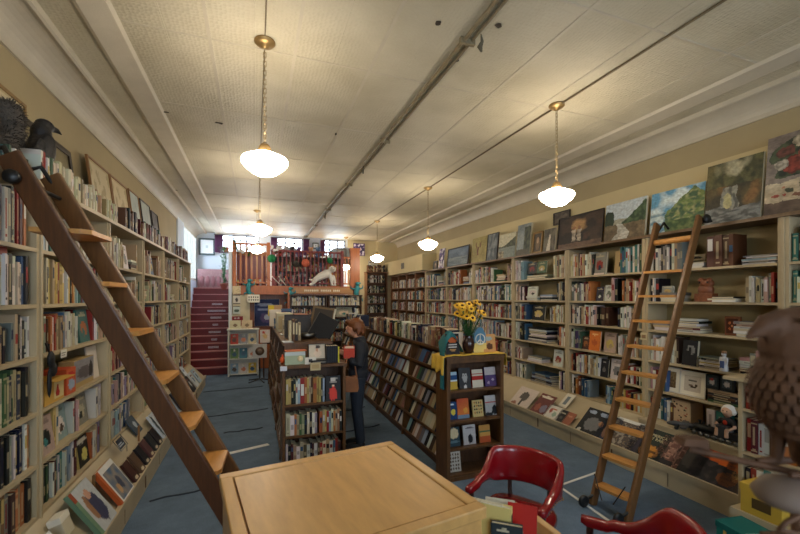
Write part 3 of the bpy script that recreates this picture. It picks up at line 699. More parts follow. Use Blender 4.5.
def brush(fn, q=0, a=.16):
    def g(u, v):
        uu = u+.022*nz(u,v,11,q+1)+.010*nz(u,v,34,q+3); vv = v+.022*nz(u,v,11,q+5)+.010*nz(u,v,34,q+7)
        c = fn(max(0,min(1,uu)),max(0,min(1,vv))); k = 1+a*nz(u,v,20,q+9)+a*.8*nz(u*.6,v*1.6,48,q+11); h = .05*nz(u,v,9,q+13)
        return (c[0]*k*(1+h),c[1]*k,c[2]*k*(1-h),1)
    return g
def framed(name, cat, label, w, h, fn, loc, rot, tilt, fcol=None, fw=.025, depth=.025, group=None, nu=36, nv=28, mount=None):
    """picture facing local -y, base centre at loc"""
    t = thing(name, label, cat, loc, rot, group)
    t.rotation_euler = (-tilt, 0, rot)
    if fcol:
        fr = MB()
        for a in ((-w/2,w/2,0,fw),(-w/2,w/2,h-fw,h),(-w/2,-w/2+fw,fw,h-fw),(w/2-fw,w/2,fw,h-fw)): fr.box(a[0],a[1],-depth,0,a[2],a[3])
        fr.build('frame', fcol, t, .003)
        i = fw
    else:
        MB().box(-w/2,w/2,-depth,0,0,h,rgb(206,198,176)).build('stretcher', TAN, t); i = 0; 
    y = -depth*.5 if fcol else -depth-.0012
    m = MB()
    if fcol: m.box(-w/2+i*.8,w/2-i*.8,-depth*.45,-.002,i*.8,h-i*.8)
    if fcol: m.build('backing', PAPER if mount else TAN, t)
    q = mount or 0
    MB().picture(-w/2+i+q,w/2-i-q,i+q,h-i-q,y,fn,nu,nv).build('picture', PAINT if not mount else COVER, t)
    return t
# paintings on the shelf opposite the ladder wall
FBLK = mat('dark_frame', rgb(40,30,24), .4); FGLD = mat('gold_frame', rgb(150,116,64), .4, .3, var=.3, vscale=14); FOAK = mat('oak_frame', rgb(146,104,60), .45, var=.3, vscale=9)
PX = 4.36; PZ = TOPZ+.031
def wallpic(y0, y1, h, fn, label, fcol=None, name='oil_painting', cat='painting', dx=0, tilt=.10, z=PZ, **kw):
    kw['nu'] = int(kw.get('nu',36)*2.2); kw['nv'] = int(kw.get('nv',28)*2.2)
    framed(name, cat, label, y1-y0, h, brush(fn, int(y0*9), .3), (PX+dx, (y0+y1)/2, z), -PI/2, tilt, fcol, **kw)
wallpic(1.55,2.23,.72,p_flowers,'large oil painting of red and white flowers in a vase',None,nu=56,nv=48)
wallpic(2.255,2.735,.62,p_fall,'upright oil painting of a pale waterfall in brown woods',None,nu=40,nv=48)
wallpic(2.765,3.36,.49,p_mtn,'oil painting of a blue sky and green mountain, behind the ladder top',None,nu=48,nv=36,dx=.03)
wallpic(3.40,3.98,.49,p_river,'oil painting of a pale river road below dark green trees',None,nu=48,nv=36)
wallpic(4.02,4.86,.48,p_figures,'wide dark oil painting with two small lit figures',FBLK,nu=54,nv=34,fw=.012)
wallpic(4.90,5.16,.36,p_dancer,'small painting of a white dancer on the shelf',None,nu=22,nv=28)
wallpic(5.20,5.44,.36,p_portrait,'small brown portrait painting beside the dancer picture',FGLD,nu=20,nv=26,fw=.03)
wallpic(5.50,5.86,.55,p_forest,'tall grey forest painting next to the brown portrait',None,nu=26,nv=36)
wallpic(5.90,6.42,.46,p_coast,'painting of a pale coast with a dark tree slope',None,nu=36,nv=30)
wallpic(6.46,6.84,.54,p_grey,'slate grey painting between the coast and the deer pictures',FBLK,nu=24,nv=32,fw=.012)
wallpic(6.88,7.46,.54,p_deer,'mustard yellow painting with a brown deer head',None,nu=34,nv=34,dx=.03)
wallpic(7.56,8.56,.44,p_blue,'wide blue seascape painting in a thin dark frame',FBLK,nu=40,nv=24,fw=.025)
wallpic(8.72,9.02,.5,p_poster,'violet and white picture standing past the blue seascape',None,nu=24,nv=30)
wallpic(9.1,9.35,.22,p_portrait,'tiny dark picture leaning at the far end of the painting shelf',FBLK,nu=14,nv=12,fw=.02)
framed('wall_picture','painting','small dark picture hung on the wall above the dancer painting',.36,.2,p_dark,(XR-.06,5.02,3.03),-PI/2,0,FBLK,nu=18,nv=12,fw=.015)
# framed prints over the ladder wall
def leftpic(y0, y1, z, h, fn, label, fcol, x=-1.50, tilt=.12, **kw):
    framed('framed_print','print', label, y1-y0, h, fn, (x,(y0+y1)/2,z), PI/2, tilt, fcol, **kw)
leftpic(2.9,3.76,2.80,.5,p_map,'gold framed old map on the wall above the grey furry tail',FGLD,x=XL+.004,tilt=0)
leftpic(3.40,4.32,PZ+.01,.56,p_brownpic,'dark framed landscape print standing behind the raven',FBLK,fw=.05)
leftpic(4.74,5.38,PZ,.70,p_map,'brown framed map print, first one past the raven',FOAK,fw=.02)
leftpic(5.40,6.04,PZ,.70,p_map,'second brown framed map print past the raven',FOAK,fw=.02)
leftpic(6.12,6.58,PZ,.72,p_pale,'pale print leaning third past the raven',FOAK,fw=.015)
leftpic(6.66,7.22,PZ,.72,p_pale,'pale print leaning fourth past the raven',FBLK,fw=.015)
leftpic(7.30,7.74,PZ,.68,p_dark,'last leaning print, grey, before the white stair wall',FBLK,fw=.015)

# raven, furry tail, small stone head on top of the ladder wall
def ravenbuild():
    t = thing('stuffed_raven', 'stuffed black raven perched on the books beside the dark framed landscape', 'bird', (-1.42,3.42,2.695), PI/2+.95)
    # local: faces -y after rotation; build facing +x
    m = MB()
    m.ell((0,0,.17),(.085,.075,.165),M=Matrix.Rotation(.16,4,'Y')).ell((.035,0,.30),(.062,.058,.085)).ell((.055,0,.365),(.058,.048,.046)).ell((-.055,0,.05),(.06,.05,.10),M=Matrix.Rotation(.35,4,'Y'))
    m.tube([(.09,0,.362),(.125,0,.36),(.155,0,.346)],[.027,.02,.004],10)
    m.ell((-.012,.062,.15),(.062,.028,.15),M=Matrix.Rotation(.22,4,'Y')).ell((-.012,-.062,.15),(.062,.028,.15),M=Matrix.Rotation(.22,4,'Y'))
    m.tube([(.02,.03,.05),(.02,.03,-.005)],.012).tube([(.02,-.03,.05),(.02,-.03,-.005)],.012)
    b = blob('body', m, FEATH, t, .009, 2); b.rotation_euler = (0,0,-PI/2)
    MB().tube([(.0,-.10,.364),(.0,-.135,.362),(.0,-.166,.345)],[.022,.017,.003],10).build('beak', BLACKM, t)
    MB().ell((.042,-.07,.378),(.008,.008,.008)).build('eye', BLACKM, t); MB().ell((-.042,-.07,.378),(.008,.008,.008)).build('eye', BLACKM, t)
    for sx in (-1,1):
        w = MB()
        for k in range(6): w.ell((sx*(.086+.002*k),.02+.012*k,.19-.028*k),(.008,.03,.05),8,5,M=None)
        w.build('wing', FEATH, t)
ravenbuild()
t = thing('stuffed_squirrel', 'grey furry stuffed animal on the shelf top at the photo edge', 'stuffed animal', (-1.44,2.88,PZ+.13), PI/2)
m = MB().ell((0,0,.10),(.075,.07,.11)).ell((.05,-.02,.22),(.055,.05,.055)).ell((.06,-.05,.27),(.015,.01,.03)).ell((.06,.02,.27),(.015,.01,.03)).tube([(-.06,.02,.05),(-.15,.03,.08),(-.20,.03,.18),(-.18,.03,.28),(-.24,.03,.33)],[.05,.07,.08,.07,.03],12).ell((.1,-.02,.21),(.03,.025,.022))
b = blob('body', m, FUR, t, .012, 2); b.rotation_euler = (0,0,PI)
fm = MB(); rr_ = random.Random(4); ps = b.data.polygons
for k in range(1400):
    p_ = ps[rr_.randrange(len(ps))]; c = p_.center.copy(); n_ = (p_.normal+Vector((rr_.uniform(-.5,.5),rr_.uniform(-.5,.5),rr_.uniform(-.7,.2)))).normalized(); a_ = n_.cross(Vector((.3,.2,1))).normalized()*.0035; b_ = n_.cross(a_).normalized()*.0035; l = rr_.uniform(.018,.04)
    fm.add([c+a_,c-a_*.5+b_,c-a_*.5-b_,c+n_*l],[(0,1,3),(1,2,3),(2,0,3)])
fu = fm.build('fur', FUR, t); fu.rotation_euler = (0,0,PI)
MB().box(-.16,.12,-.06,.10,-.131,-.004).build('wooden_block', DARKW, t)
t = thing('stone_head', 'small grey stone head on the shelf top behind the cream books', 'ornament', (-1.50,4.55,PZ), PI/2)
blob('carving', MB().ell((0,0,.09),(.05,.055,.085)).ell((0,-.05,.09),(.014,.02,.03)).ell((0,.01,.17),(.04,.04,.07)).ell((0,0,.02),(.06,.05,.03)), GREYST, t, .01)

# ------------------------------------------------------------------ ladders
def ladder(name, label, f0, t0, f1, t1, rungs, m0, m1, w, d, tw, td, wheel=True, hook=True, rounded=True):
    t = thing(name, label, 'ladder', ((f0[0]+f1[0])/2,(f0[1]+f1[1])/2,0)); O = Vector(t.location)
    f0, t0, f1, t1 = [Vector(p)-O for p in (f0,t0,f1,t1)]
    side = (f1-f0).normalized()
    for a, b, m in ((f0,t0,m0),(f1,t1,m1)):
        ax = (b-a).normalized(); s_ = (side-ax*side.dot(ax)).normalized(); n = ax.cross(s_)
        pts = []
        for p, tr in ((a,0),(b,1)):
            for (u, v) in ((-w/2,-d/2),(w/2,-d/2),(w/2,d/2),(-w/2,d/2)): pts.append(p+s_*u+n*v)
        r = MB().add(pts,[(0,1,5,4),(1,2,6,5),(2,3,7,6),(3,0,4,7),(3,2,1,0),(4,5,6,7)]).build('rail', m, t, .008)
    for k, z in enumerate(rungs):
        tt = (z)/(t0.z); p = f0.lerp(t0, tt); q = f1.lerp(t1, tt)
        e = (q-p).normalized(); L = (q-p).length; nn = Vector((0,0,1)).cross(e).normalized()
        fwd = Vector(((f0-t0).x,(f0-t0).y,0)).normalized()
        mid = (p+q)/2; ww = tw[k] if isinstance(tw, list) else tw
        M = Matrix((( e.x,fwd.x,0,mid.x),(e.y,fwd.y,0,mid.y),(0,0,1,mid.z),(0,0,0,1)))
        hl = L/2-w/2+.004
        MB().prism([(-hl,-ww*.45),(hl,-ww*.45),(hl,ww*.40),(hl-.03,ww*.55),(-hl+.03,ww*.55),(-hl,ww*.40)], -td, 0, None, 'z').build('tread', TREAD, t, .004).matrix_local = M
    return t, f0, t0, f1, t1
t, f0, t0, f1, t1 = ladder('library_ladder', 'long dark wooden library ladder leaning on the shelves below the raven', (.15,2.50,0),(-1.14,2.49,2.56),(.20,2.87,0),(-1.119,2.86,2.56),[2.21-.272*k for k in range(8)], LADD, LADR, .035, .105, [.26]+[.15]*7, .024)
for q, sg in ((t0,1),(t1,-1)): MB().tube([(q.x+.02,q.y,2.50),(q.x-.03,q.y+.03*sg,2.60),(q.x-.10,q.y+.03*sg,2.57)],.013,8).build('hook', BLACKM, t)
MB().tube([(t0.x+.05,t0.y,2.43),(t1.x+.05,t1.y,2.43)],.012,8).build('cross_bar', BLACKM, t)
MB().lathe([(0,-.018),(.03,-.018),(.035,-.008),(.035,.008),(.03,.018),(0,.018)],20,M=Matrix.Translation((t0.x+.03,t0.y-.04,2.44)) @ Matrix.Rotation(PI/2,4,'X')).build('guide_wheel', BLACKM, t)
for f in (f0, f1): MB().lathe([(0,-.012),(.045,-.012),(.045,.012),(0,.012)],18,M=Matrix.Translation((f.x+.07,f.y-.0,.047)) @ Matrix.Rotation(PI/2,4,'X')).build('wheel', BLACKM, t)
t, f0, t0, f1, t1 = ladder('rolling_ladder', 'narrow wooden rolling ladder leaning on the painting shelf', (2.83,2.72,0),(4.04,3.02,2.64),(2.87,2.40,0),(4.04,2.59,2.64),[.185+.242*k for k in range(9)], LADR, LADR, .034, .085, .12, .024)
for f, s_ in ((f0,1),(f1,-1)):
    MB().lathe([(0,-.013),(.045,-.015),(.052,-.01),(.052,.01),(.045,.015),(0,.013)],20,M=Matrix.Translation((f.x-.10,f.y,.053)) @ Matrix.Rotation(PI/2,4,'X')).build('wheel', BLACKM, t)
    MB().tube([(f.x-.10,f.y,.053),(f.x+.005,f.y,.09)],.012,8).tube([(f.x,f.y-.02*s_,.29),(f.x-.02,f.y-.12*s_,.10)],.005,6).build('wheel_bracket', BLACKM, t)
MB().tube([(t0.x-.085,t0.y-.02,2.43),(t1.x-.085,t1.y-.015,2.43)],.030,10).build('top_rung', TREAD, t)
for q in (t0,t1): MB().tube([(q.x+.02,q.y,2.57),(q.x+.10,q.y,2.66),(q.x+.17,q.y,2.60)],.013,8).build('hook', BLACKM, t)
MB().lathe([(0,-.02),(.04,-.02),(.04,.02),(0,.02)],16,M=Matrix.Translation((t1.x+.05,t1.y-.03,2.61)) @ Matrix.Rotation(PI/2,4,'X')).build('guide_wheel', BLACKM, t)

# ------------------------------------------------------------------ wooden counter box in front
t = thing('wooden_counter', 'pale birch counter box with a recessed top, closest to the viewer', 'counter', (-.163,2.09,0), math.atan2(.14,.923))
W_, D_, TZ = .935, .85, 1.0
m = MB().box(.015,W_-.015,-D_+.015,-.015,.06,TZ-.04); m.build('body', BOXW, t, .003)
MB().box(.05,W_-.05,-D_+.05,-.05,0,.06).build('plinth', DARKW, t)
MB().box(.062,W_-.062,-D_+.062,-.062,TZ-.042,TZ-.005).build('top_panel', BOXW, t)
ed = MB().box(0,W_,-.055,0,TZ-.05,TZ).box(0,W_,-D_,-D_+.055,TZ-.05,TZ).box(0,.055,-D_+.0555,-.0555,TZ-.05,TZ).box(W_-.055,W_,-D_+.0555,-.0555,TZ-.05,TZ)
ed.build('edging', BOXW, t, .006)

# ------------------------------------------------------------------ red captain's chairs
def chair(label, loc, rz):
    t = thing('captains_chair', label, 'chair', loc, rz, 'red vinyl armchairs')
    # horseshoe band: path from one arm front round the back, local front = -y
    n = 48; ring = []
    for i in range(n+1):
        s = i/n; a = PI*(s)                       # 0 .. pi over the back half
        q = (s-.5)*2                              # -1 .. 1
        if abs(q) > .58:
            k = (abs(q)-.58)/.42; sx = math.copysign(1, q); c = Vector((sx*(.255+.0*k), .10-.34*k, 0)); tang = Vector((0,-sx,0))
        else:
            an = q/.58*PI/2; c = Vector((.255*math.sin(an), .10+.20*math.cos(an), 0)); tang = Vector((math.cos(an), -math.sin(an), 0))
        b = max(0, 1-(abs(q)/.62)**4); e = max(0,min(1,(.75-abs(q))/.35)); b = e*e*(3-2*e)
        top = .665+.145*b-.015*(abs(q) > .8); hgt = .052+.20*b; th = .056-.004*b
        endk = 1 if abs(q) < .97 else .72
        ring.append((c, tang.normalized(), top, hgt*endk, th*endk, b))
    vs = []; m_ = 14
    for c, tg, top, hgt, th, b in ring:
        out = Vector((tg.y, -tg.x, 0)) ; out = -out if out.dot(c-Vector((0,.05,0))) < 0 else out
        for k in range(m_):
            a = 2*PI*k/m_; ca, sa = math.cos(a), math.sin(a)
            ex = math.copysign(abs(ca)**.6, ca)*th/2; ez = math.copysign(abs(sa)**.45, sa)*hgt/2
            zz = top-hgt/2+ez; lean = .10*b*(zz-.6)
            vs.append(c+out*(ex+lean)+Vector((0,0,zz)))
    fs = [(i*m_+k,(i+1)*m_+k,(i+1)*m_+(k+1)%m_,i*m_+(k+1)%m_) for i in range(n) for k in range(m_)]
    fs += [tuple(range(m_)), tuple(n*m_+k for k in range(m_))[::-1]]
    o = MB().add(vs, fs, None, True).build('padded_back_and_arms', REDV, t)
    pts = []
    for c, tg, top, hgt, th, b in ring[2:-2:1]:
        pts.append((c, top-hgt+.006))
    # brass tacks along the lower edge outside
    nm = MB()
    for c, z in pts[::1]:
        d = (c-Vector((0,.05,0))); d.z = 0; d.normalize(); nm.ell(tuple(c+d*.031+Vector((0,0,z+.004))),(.005,.005,.005),6,4)
    nm.build('nail_trim', BRASS, t)
    sq = [(.255*math.copysign(abs(math.cos(a))**.6,math.cos(a)), .245*math.copysign(abs(math.sin(a))**.6,math.sin(a))) for a in [2*PI*k/36 for k in range(36)]]
    cs = MB(); L = []
    for sc, z in ((.93,.405),(1,.42),(1.0,.45),(.95,.472),(.8,.485),(.5,.492),(.2,.494)): L.append([(x*sc,y*sc,z) for x, y in sq])
    v = [p for l in L for p in l]; nn = len(sq)
    cs.add(v, [(i*nn+k,i*nn+(k+1)%nn,(i+1)*nn+(k+1)%nn,(i+1)*nn+k) for i in range(len(L)-1) for k in range(nn)]+[tuple(range((len(L)-1)*nn,len(L)*nn)), tuple(range(nn))[::-1]], None, True).build('seat', REDV, t)
    MB().prism([(x*.9,y*.9) for x, y in sq], .36, .405, None, 'z').build('seat_frame', CHAIRW, t)
    for sx in (-1,1):
        MB().tube([(sx*.20,-.19,.38),(sx*.205,-.20,.2),(sx*.225,-.225,0)],[.024,.022,.015],10).build('leg', CHAIRW, t)
        MB().tube([(sx*.17,.19,.38),(sx*.18,.21,.2),(sx*.20,.25,0)],[.024,.022,.015],10).build('leg', CHAIRW, t)
        MB().tube([(sx*.245,-.205,.40),(sx*.25,-.20,.5),(sx*.253,-.19,.625)],[.02,.017,.021],10).build('arm_post', CHAIRW, t)
        MB().tube([(sx*.12,.20,.40),(sx*.15,.245,.5),(sx*.155,.262,.60)],[.018,.016,.018],10).build('back_post', CHAIRW, t)
    return t
chair('red vinyl armchair in front of the sunflower bookcase', (1.60,2.16,0), math.radians(-58.5)).scale = (.92,.92,.965)
chair('red vinyl armchair cut off by the bottom edge of the photo', (1.64,1.38,0), math.radians(-143)).scale = (.95,.95,1.0)

# small cart of books between the counter and the chairs
t = thing('book_cart', 'small wooden book cart wedged between the birch counter and red chairs', 'cart', (.95,1.40,0))
t.location = (.91,1.33,0)
MB().box(0,.32,0,.26,.72,.74).build('tray', BOXW, t)
for a in ((0,.32,0,.015),(0,.32,.245,.26),(0,.015,.015,.245)): MB().box(*a,.74,.79).build('tray_side', BOXE, t)
MB().box(.285,.32,.015,.245,.74,.845).build('end_block', BOXW, t, .004)
for x in (0,.29):
    for y in (0,.23): MB().box(x,x+.03,y,y+.03,0,.72).build('leg', BOXE, t)
def stand_book(name, label, w, d, h, loc, rot, col, lab2=None, parts=True, cat='book', art=None, group='books in the small cart'):
    """rot: euler; spine towards local -y"""
    b = MB().box(-w/2,-w/2+.003,-d/2,d/2,0,h,col).box(w/2-.003,w/2,-d/2,d/2,0,h,col).box(-w/2+.003,w/2-.003,-d/2,-d/2+.003,0,h,col).build(name, COVER)
    b.location = loc; b.rotation_euler = rot; tag(b, label, cat, group)
    MB().box(-w/2+.003,w/2-.003,-d/2+.003,d/2-.004,.004,h-.004,rgb(222,210,178)).build('page_block', PAGES, b)
    if lab2: MB().box(-w/2+.005,w/2-.005,-d/2-.0012,-d/2,h*.3,h*.85,lab2).build('spine_label', COVER, b)
    if art: MB().picture(.004-d/2,d/2-.004,.004,h-.004,-w/2-.0006,art,12,16,M=Matrix.Rotation(-PI/2,4,'Z')).build('front_cover', COVER, b)
    return b
CZ = .742
stand_book('book','pale yellow book standing tallest in the cart',.03,.15,.20,(1.000,1.50,CZ),(0,-.06,.75),rgb(214,194,120),rgb(60,52,44))
stand_book('book','cream paperback standing behind the yellow cart book',.02,.15,.205,(.972,1.525,CZ),(0,-.06,.75),rgb(214,204,176),rgb(80,84,88))
stand_book('book','black and cream patterned book in front of the yellow cart book',.025,.13,.15,(1.005,1.42,CZ),(0,-.02,.9),rgb(40,48,52),rgb(170,160,130),art=dabs(rgb(46,54,56),[(.3,.3,.16,.1,rgb(170,160,130)),(.6,.6,.2,.1,rgb(150,144,120)),(.4,.85,.2,.06,rgb(190,180,150))],2))
stand_book('book','thin white magazine standing beside the red cart book',.008,.13,.19,(1.045,1.53,CZ),(0,.06,.9),rgb(206,200,180))
stand_book('book','second thin pale magazine leaning beside the red cart book',.008,.13,.175,(1.062,1.535,CZ),(0,.10,.9),rgb(180,168,146))
stand_book('book','bright red hardback leaning cover up in the cart',.02,.125,.19,(1.085,1.43,CZ+.004),(0,.30,.80),rgb(176,38,28))
stand_book('book','white and blue paperback lying on top at the end of the cart',.025,.12,.17,(1.115,1.47,.775),(0,1.35,.9),rgb(196,202,208),None,art=dabs(rgb(200,204,210),[(.5,.5,.3,.2,rgb(52,72,104)),(.5,.86,.36,.06,rgb(70,80,100))]))
stand_book('book','grey paperback lying under the blue and white cart book',.024,.13,.17,(1.11,1.46,.745),(0,1.45,.85),rgb(140,136,130))
# ------------------------------------------------------------------ sunflower stand (end case)
ec = opencase('display_case', 'walnut display case of face-out paperbacks under the sunflowers', 1.805, 2.475, 3.55, .26, 1.26, [.06,.32,.60,.91], CASEW, topoh=.012, side=.04)
MB().box(.0,.67,-.006,.0,1.19,1.232).build('header', CASEW, ec)
MB().box(.04,.63,-.004,.004,.0,.038).build('toe_board', CASEW, ec)
def cover_book(label, x, z, w, h, art, th=.02, y=3.62, cat='paperback', group='face-out paperbacks in the sunflower display case', tilt=.16):
    b = MB().box(-w/2,w/2,0,.002,0,h,art(.02,.5)).box(-w/2,w/2,th-.002,th,0,h,art(.02,.5)).box(-w/2,-w/2+.003,.002,th-.002,0,h,art(.02,.5)).build('paperback', COVER)
    b.location = (x,y,z+.001); b.rotation_euler = (-tilt,0,0); tag(b,label,cat,group)
    MB().box(-w/2+.003,w/2-.004,.002,th-.002,.003,h-.003,rgb(226,216,190)).build('page_block', PAGES, b)
    MB().picture(-w/2,w/2,0,h,-.0008,art,16,22).build('front_cover', COVER, b)
r1, r2, r3, r4 = .91,.60,.32,.06
cover_book('blue and yellow paperback, top row of the sunflower case',1.905,r1,.115,.175,stripes([(.2,rgb(170,196,210)),(.25,rgb(28,72,124)),(.08,rgb(210,220,220)),(.47,rgb(206,166,60))]))
cover_book('black paperback with a white face portrait, top row',2.055,r1,.135,.21,dabs(rgb(58,58,60),[(.5,.55,.22,.3,rgb(176,172,166)),(.5,.05,.14,.12,rgb(214,210,204)),(.42,.6,.05,.03,rgb(50,50,50)),(.6,.6,.05,.03,rgb(50,50,50)),(.5,.82,.26,.12,rgb(60,58,56))]))
cover_book('cream paperback with red lettering bands, top row',2.205,r1,.13,.185,stripes([(.22,rgb(216,206,186)),(.06,rgb(180,48,38)),(.1,rgb(216,206,186)),(.2,rgb(182,44,36)),(.42,rgb(218,208,188))]))
cover_book('white and violet paperback at the end of the top row',2.365,r1,.14,.20,dabs(stripes([(.4,rgb(196,186,184)),(.6,rgb(88,66,112))]),[(.3,.2,.1,.1,rgb(180,160,180)),(.7,.35,.12,.06,rgb(190,176,190))]))
cover_book('blue paperback with a yellow shape, second row',1.905,r2,.115,.175,dabs(rgb(30,62,108),[(.6,.42,.24,.18,rgb(222,200,70)),(.4,.86,.34,.06,rgb(190,204,216))]))
cover_book('orange and red sunset paperback, second row',2.035,r2,.135,.20,dabs(lambda u,v: mixc(rgb(190,70,44),rgb(222,126,56),1-v+.3*u) if v>.2 else rgb(120,140,160),[(.7,.4,.2,.14,rgb(226,160,64))]))
cover_book('cream and black mosaic paperback, second row',2.21,r2,.125,.17,dabs(rgb(206,180,118),[(.2+.2*(k%4),.25+.2*(k//4),.07,.06,rgb(50,44,36) if k%3 else rgb(180,110,50)) for k in range(16)]))
cover_book('white paperback with a dark silhouette, end of second row',2.375,r2,.145,.205,dabs(stripes([(.3,rgb(196,192,188)),(.06,rgb(182,50,46)),(.64,rgb(178,176,174))]),[(.75,.25,.24,.26,rgb(30,32,36)),(.2,.06,.5,.1,rgb(40,42,44))]))
cover_book('teal and cream paperback, third row',1.925,r3,.14,.19,dabs(rgb(44,66,76),[(.5,.68,.4,.3,rgb(214,196,156)),(.5,.25,.5,.06,rgb(92,120,128))]))
cover_book('white paperback with a black figure, third row',2.11,r3,.145,.195,dabs(rgb(198,194,194),[(.55,.3,.2,.26,rgb(36,34,40)),(.5,.85,.36,.05,rgb(120,112,116))]))
cover_book('orange and green paperback at the end of the third row',2.295,r3,.13,.175,stripes([(.3,rgb(206,150,78)),(.12,rgb(86,112,78)),(.2,rgb(214,160,82)),(.38,rgb(200,96,52))]))
cover_book('white paperback with brown pattern, alone on the lowest shelf',1.935,r4,.14,.205,dabs(rgb(206,198,184),[(.2+.2*(k%4),.15+.17*(k//4),.07,.06,rgb(96,78,62)) for k in range(20)]))
# cloths draped over the stand
def cloth(name, label, m, pts_fn, nu, nv, th=.004):
    vs = [pts_fn(i/nu, j/nv) for j in range(nv+1) for i in range(nu+1)]
    o = MB().add(vs, [(j*(nu+1)+i,j*(nu+1)+i+1,(j+1)*(nu+1)+i+1,(j+1)*(nu+1)+i) for j in range(nv) for i in range(nu)], None, True).build(name, m)
    s = o.modifiers.new('th', 'SOLIDIFY'); s.thickness = th; s.offset = 1
    tag(o, label, 'cloth'); return o
def yel(u, v):
    x = 1.62+u*1.02; z = 1.266+.003*math.sin(u*30)
    y = 3.535+v*.26
    if x < 1.79: d = (1.79-x); x = 1.768-.012*math.sin(v*14)-.05*d; z -= d*1.0+.02*math.sin(v*11+1)*min(1,d*9)
    if x > 2.49: d = (x-2.49); x = 2.493+.012*math.sin(v*8)+.05*d; z -= d*.9
    return (x, y+.006*math.sin(u*14), z)
cloth('yellow_cloth', 'mustard yellow cloth spread over the sunflower display case top', YELC, yel, 44, 14)
def tealc(u, v):
    # a peaked heap behind the book, trailing down the case side under the yellow cloth
    s = v; f = math.sin(u*15+s*2)
    if s < .5: k = s/.5; x = 2.03-.235*k; z = 1.284+.27*max(0,math.sin((.12+.88*(1-k))*PI))*(.6+.4*k)*(.75+.25*math.sin(u*PI)); y = 3.66+.10*(u-.5)*2*(.5+.5*k)+.008*f
    else: k = (s-.5)/.5; x = 1.786-.010*f*k; z = 1.284-.36*k; y = 3.60+.11*(u-.5)*(1-.25*k)+.02
    return (x, y, z)
cloth('teal_cloth', 'teal cloth heaped behind the flowers and hanging down the case side', TEAL, tealc, 26, 36, .003)
T0 = 1.273
t = thing('flower_vase', 'brown glazed vase of yellow sunflowers on the display case', 'vase', (2.10,3.64,T0))
MB().lathe([(0,0),(.04,0),(.046,.01),(.062,.06),(.066,.10),(.052,.15),(.038,.17),(.046,.185),(.04,.187),(.03,.17),(0,.16)],24).build('pot', VASE, t)
random.seed(5)
for k in range(36):
    a = random.uniform(0,2*PI); rr = random.uniform(.02,.175); hx = rr*math.cos(a)*1.05; hy = rr*math.sin(a)*.55; hz = .50-.9*rr*rr+random.uniform(-.11,.05)
    hz = max(.31,hz); c = Vector((hx,hy,hz))
    nrm = Vector((hx*1.2+random.uniform(-.1,.1), hy-.28, .22+random.uniform(-.1,.2))).normalized()
    u_ = nrm.cross(Vector((0,0,1))).normalized(); w_ = nrm.cross(u_)
    MB().tube([(hx*.1,hy*.1,.15),(hx*.55,hy*.55,.15+(hz-.15)*.55),tuple(c-nrm*.01)],.0035,5).build('stem', LEAF, t)
    f = MB(); R = random.uniform(.042,.056)
    for q in range(12):
        an = 2*PI*q/12; d = u_*math.cos(an)+w_*math.sin(an); sd = nrm.cross(d)
        f.add([c+d*.010-sd*.006, c+d*R*.6-sd*.010+nrm*.004, c+d*R+nrm*-.004, c+d*R*.6+sd*.010+nrm*.004, c+d*.010+sd*.006],[(0,1,2,3,4)])
    fo = f.build('flower_head', FLOWY, t)
    MB().ell(tuple(c+nrm*.003),(.016,.016,.012),8,5).build('flower_centre', FLOWC, fo)
lf = MB()
for k in range(46):
    a = random.uniform(0,2*PI); r0 = random.uniform(.02,.12); z = random.uniform(.20,.36); c = Vector((r0*math.cos(a), r0*math.sin(a)*.7, z)); d = Vector((math.cos(a),math.sin(a),random.uniform(-.5,.5))).normalized(); s_ = d.cross(Vector((0,0,1))).normalized()
    lf.add([c,c+d*.03+s_*.014,c+d*.075,c+d*.03-s_*.014],[(0,1,2,3)])
lf.build('leaves', LEAF, t)
random.seed(21)
stand_book('book','black and orange hardback standing face-out before the teal cloth',.022,.155,.21,(1.90,3.61,T0),(0,.14,PI/2),rgb(34,30,32),None,art=dabs(rgb(34,30,32),[(.5,.74,.45,.2,rgb(202,98,44)),(.5,.45,.36,.04,rgb(200,196,190)),(.5,.33,.36,.04,rgb(200,196,190)),(.5,.2,.3,.05,rgb(170,130,80))]),group='')
stand_book('book','orange and tan picture book standing at the end of the display case top',.014,.15,.19,(2.36,3.64,T0),(0,.14,PI/2),rgb(196,140,80),None,art=dabs(rgb(196,146,90),[(.5,.3,.3,.2,rgb(86,56,36)),(.4,.75,.4,.12,rgb(150,170,170))]),group='')
t = thing('peace_sign_bag', 'pale blue gift bag with a white peace sign beside the vase', 'bag', (2.24,3.66,T0))
m = MB().prism([(-.075,0),(.075,0),(.07,.19),(.03,.26),(-.02,.265),(-.07,.2)],-.02,.03,None,'y'); m.build('bag', BLUEGL, t, .006)
m = MB().box(-.075,.075,-.023,-.0205,0,.10,rgb(222,200,120)); m.build('yellow_panel', COVER, t)
c = [(.055*math.cos(a), -.0235, .14+.055*math.sin(a)) for a in [2*PI*k/24 for k in range(25)]]
m = MB().tube(c,.006,6).tube([(0,-.0235,.085),(0,-.0235,.195)],.005,6).tube([(0,-.0235,.14),(.039,-.0235,.101)],.005,6).tube([(0,-.0235,.14),(-.039,-.0235,.101)],.005,6)
m.build('peace_sign', WHITEP, t)

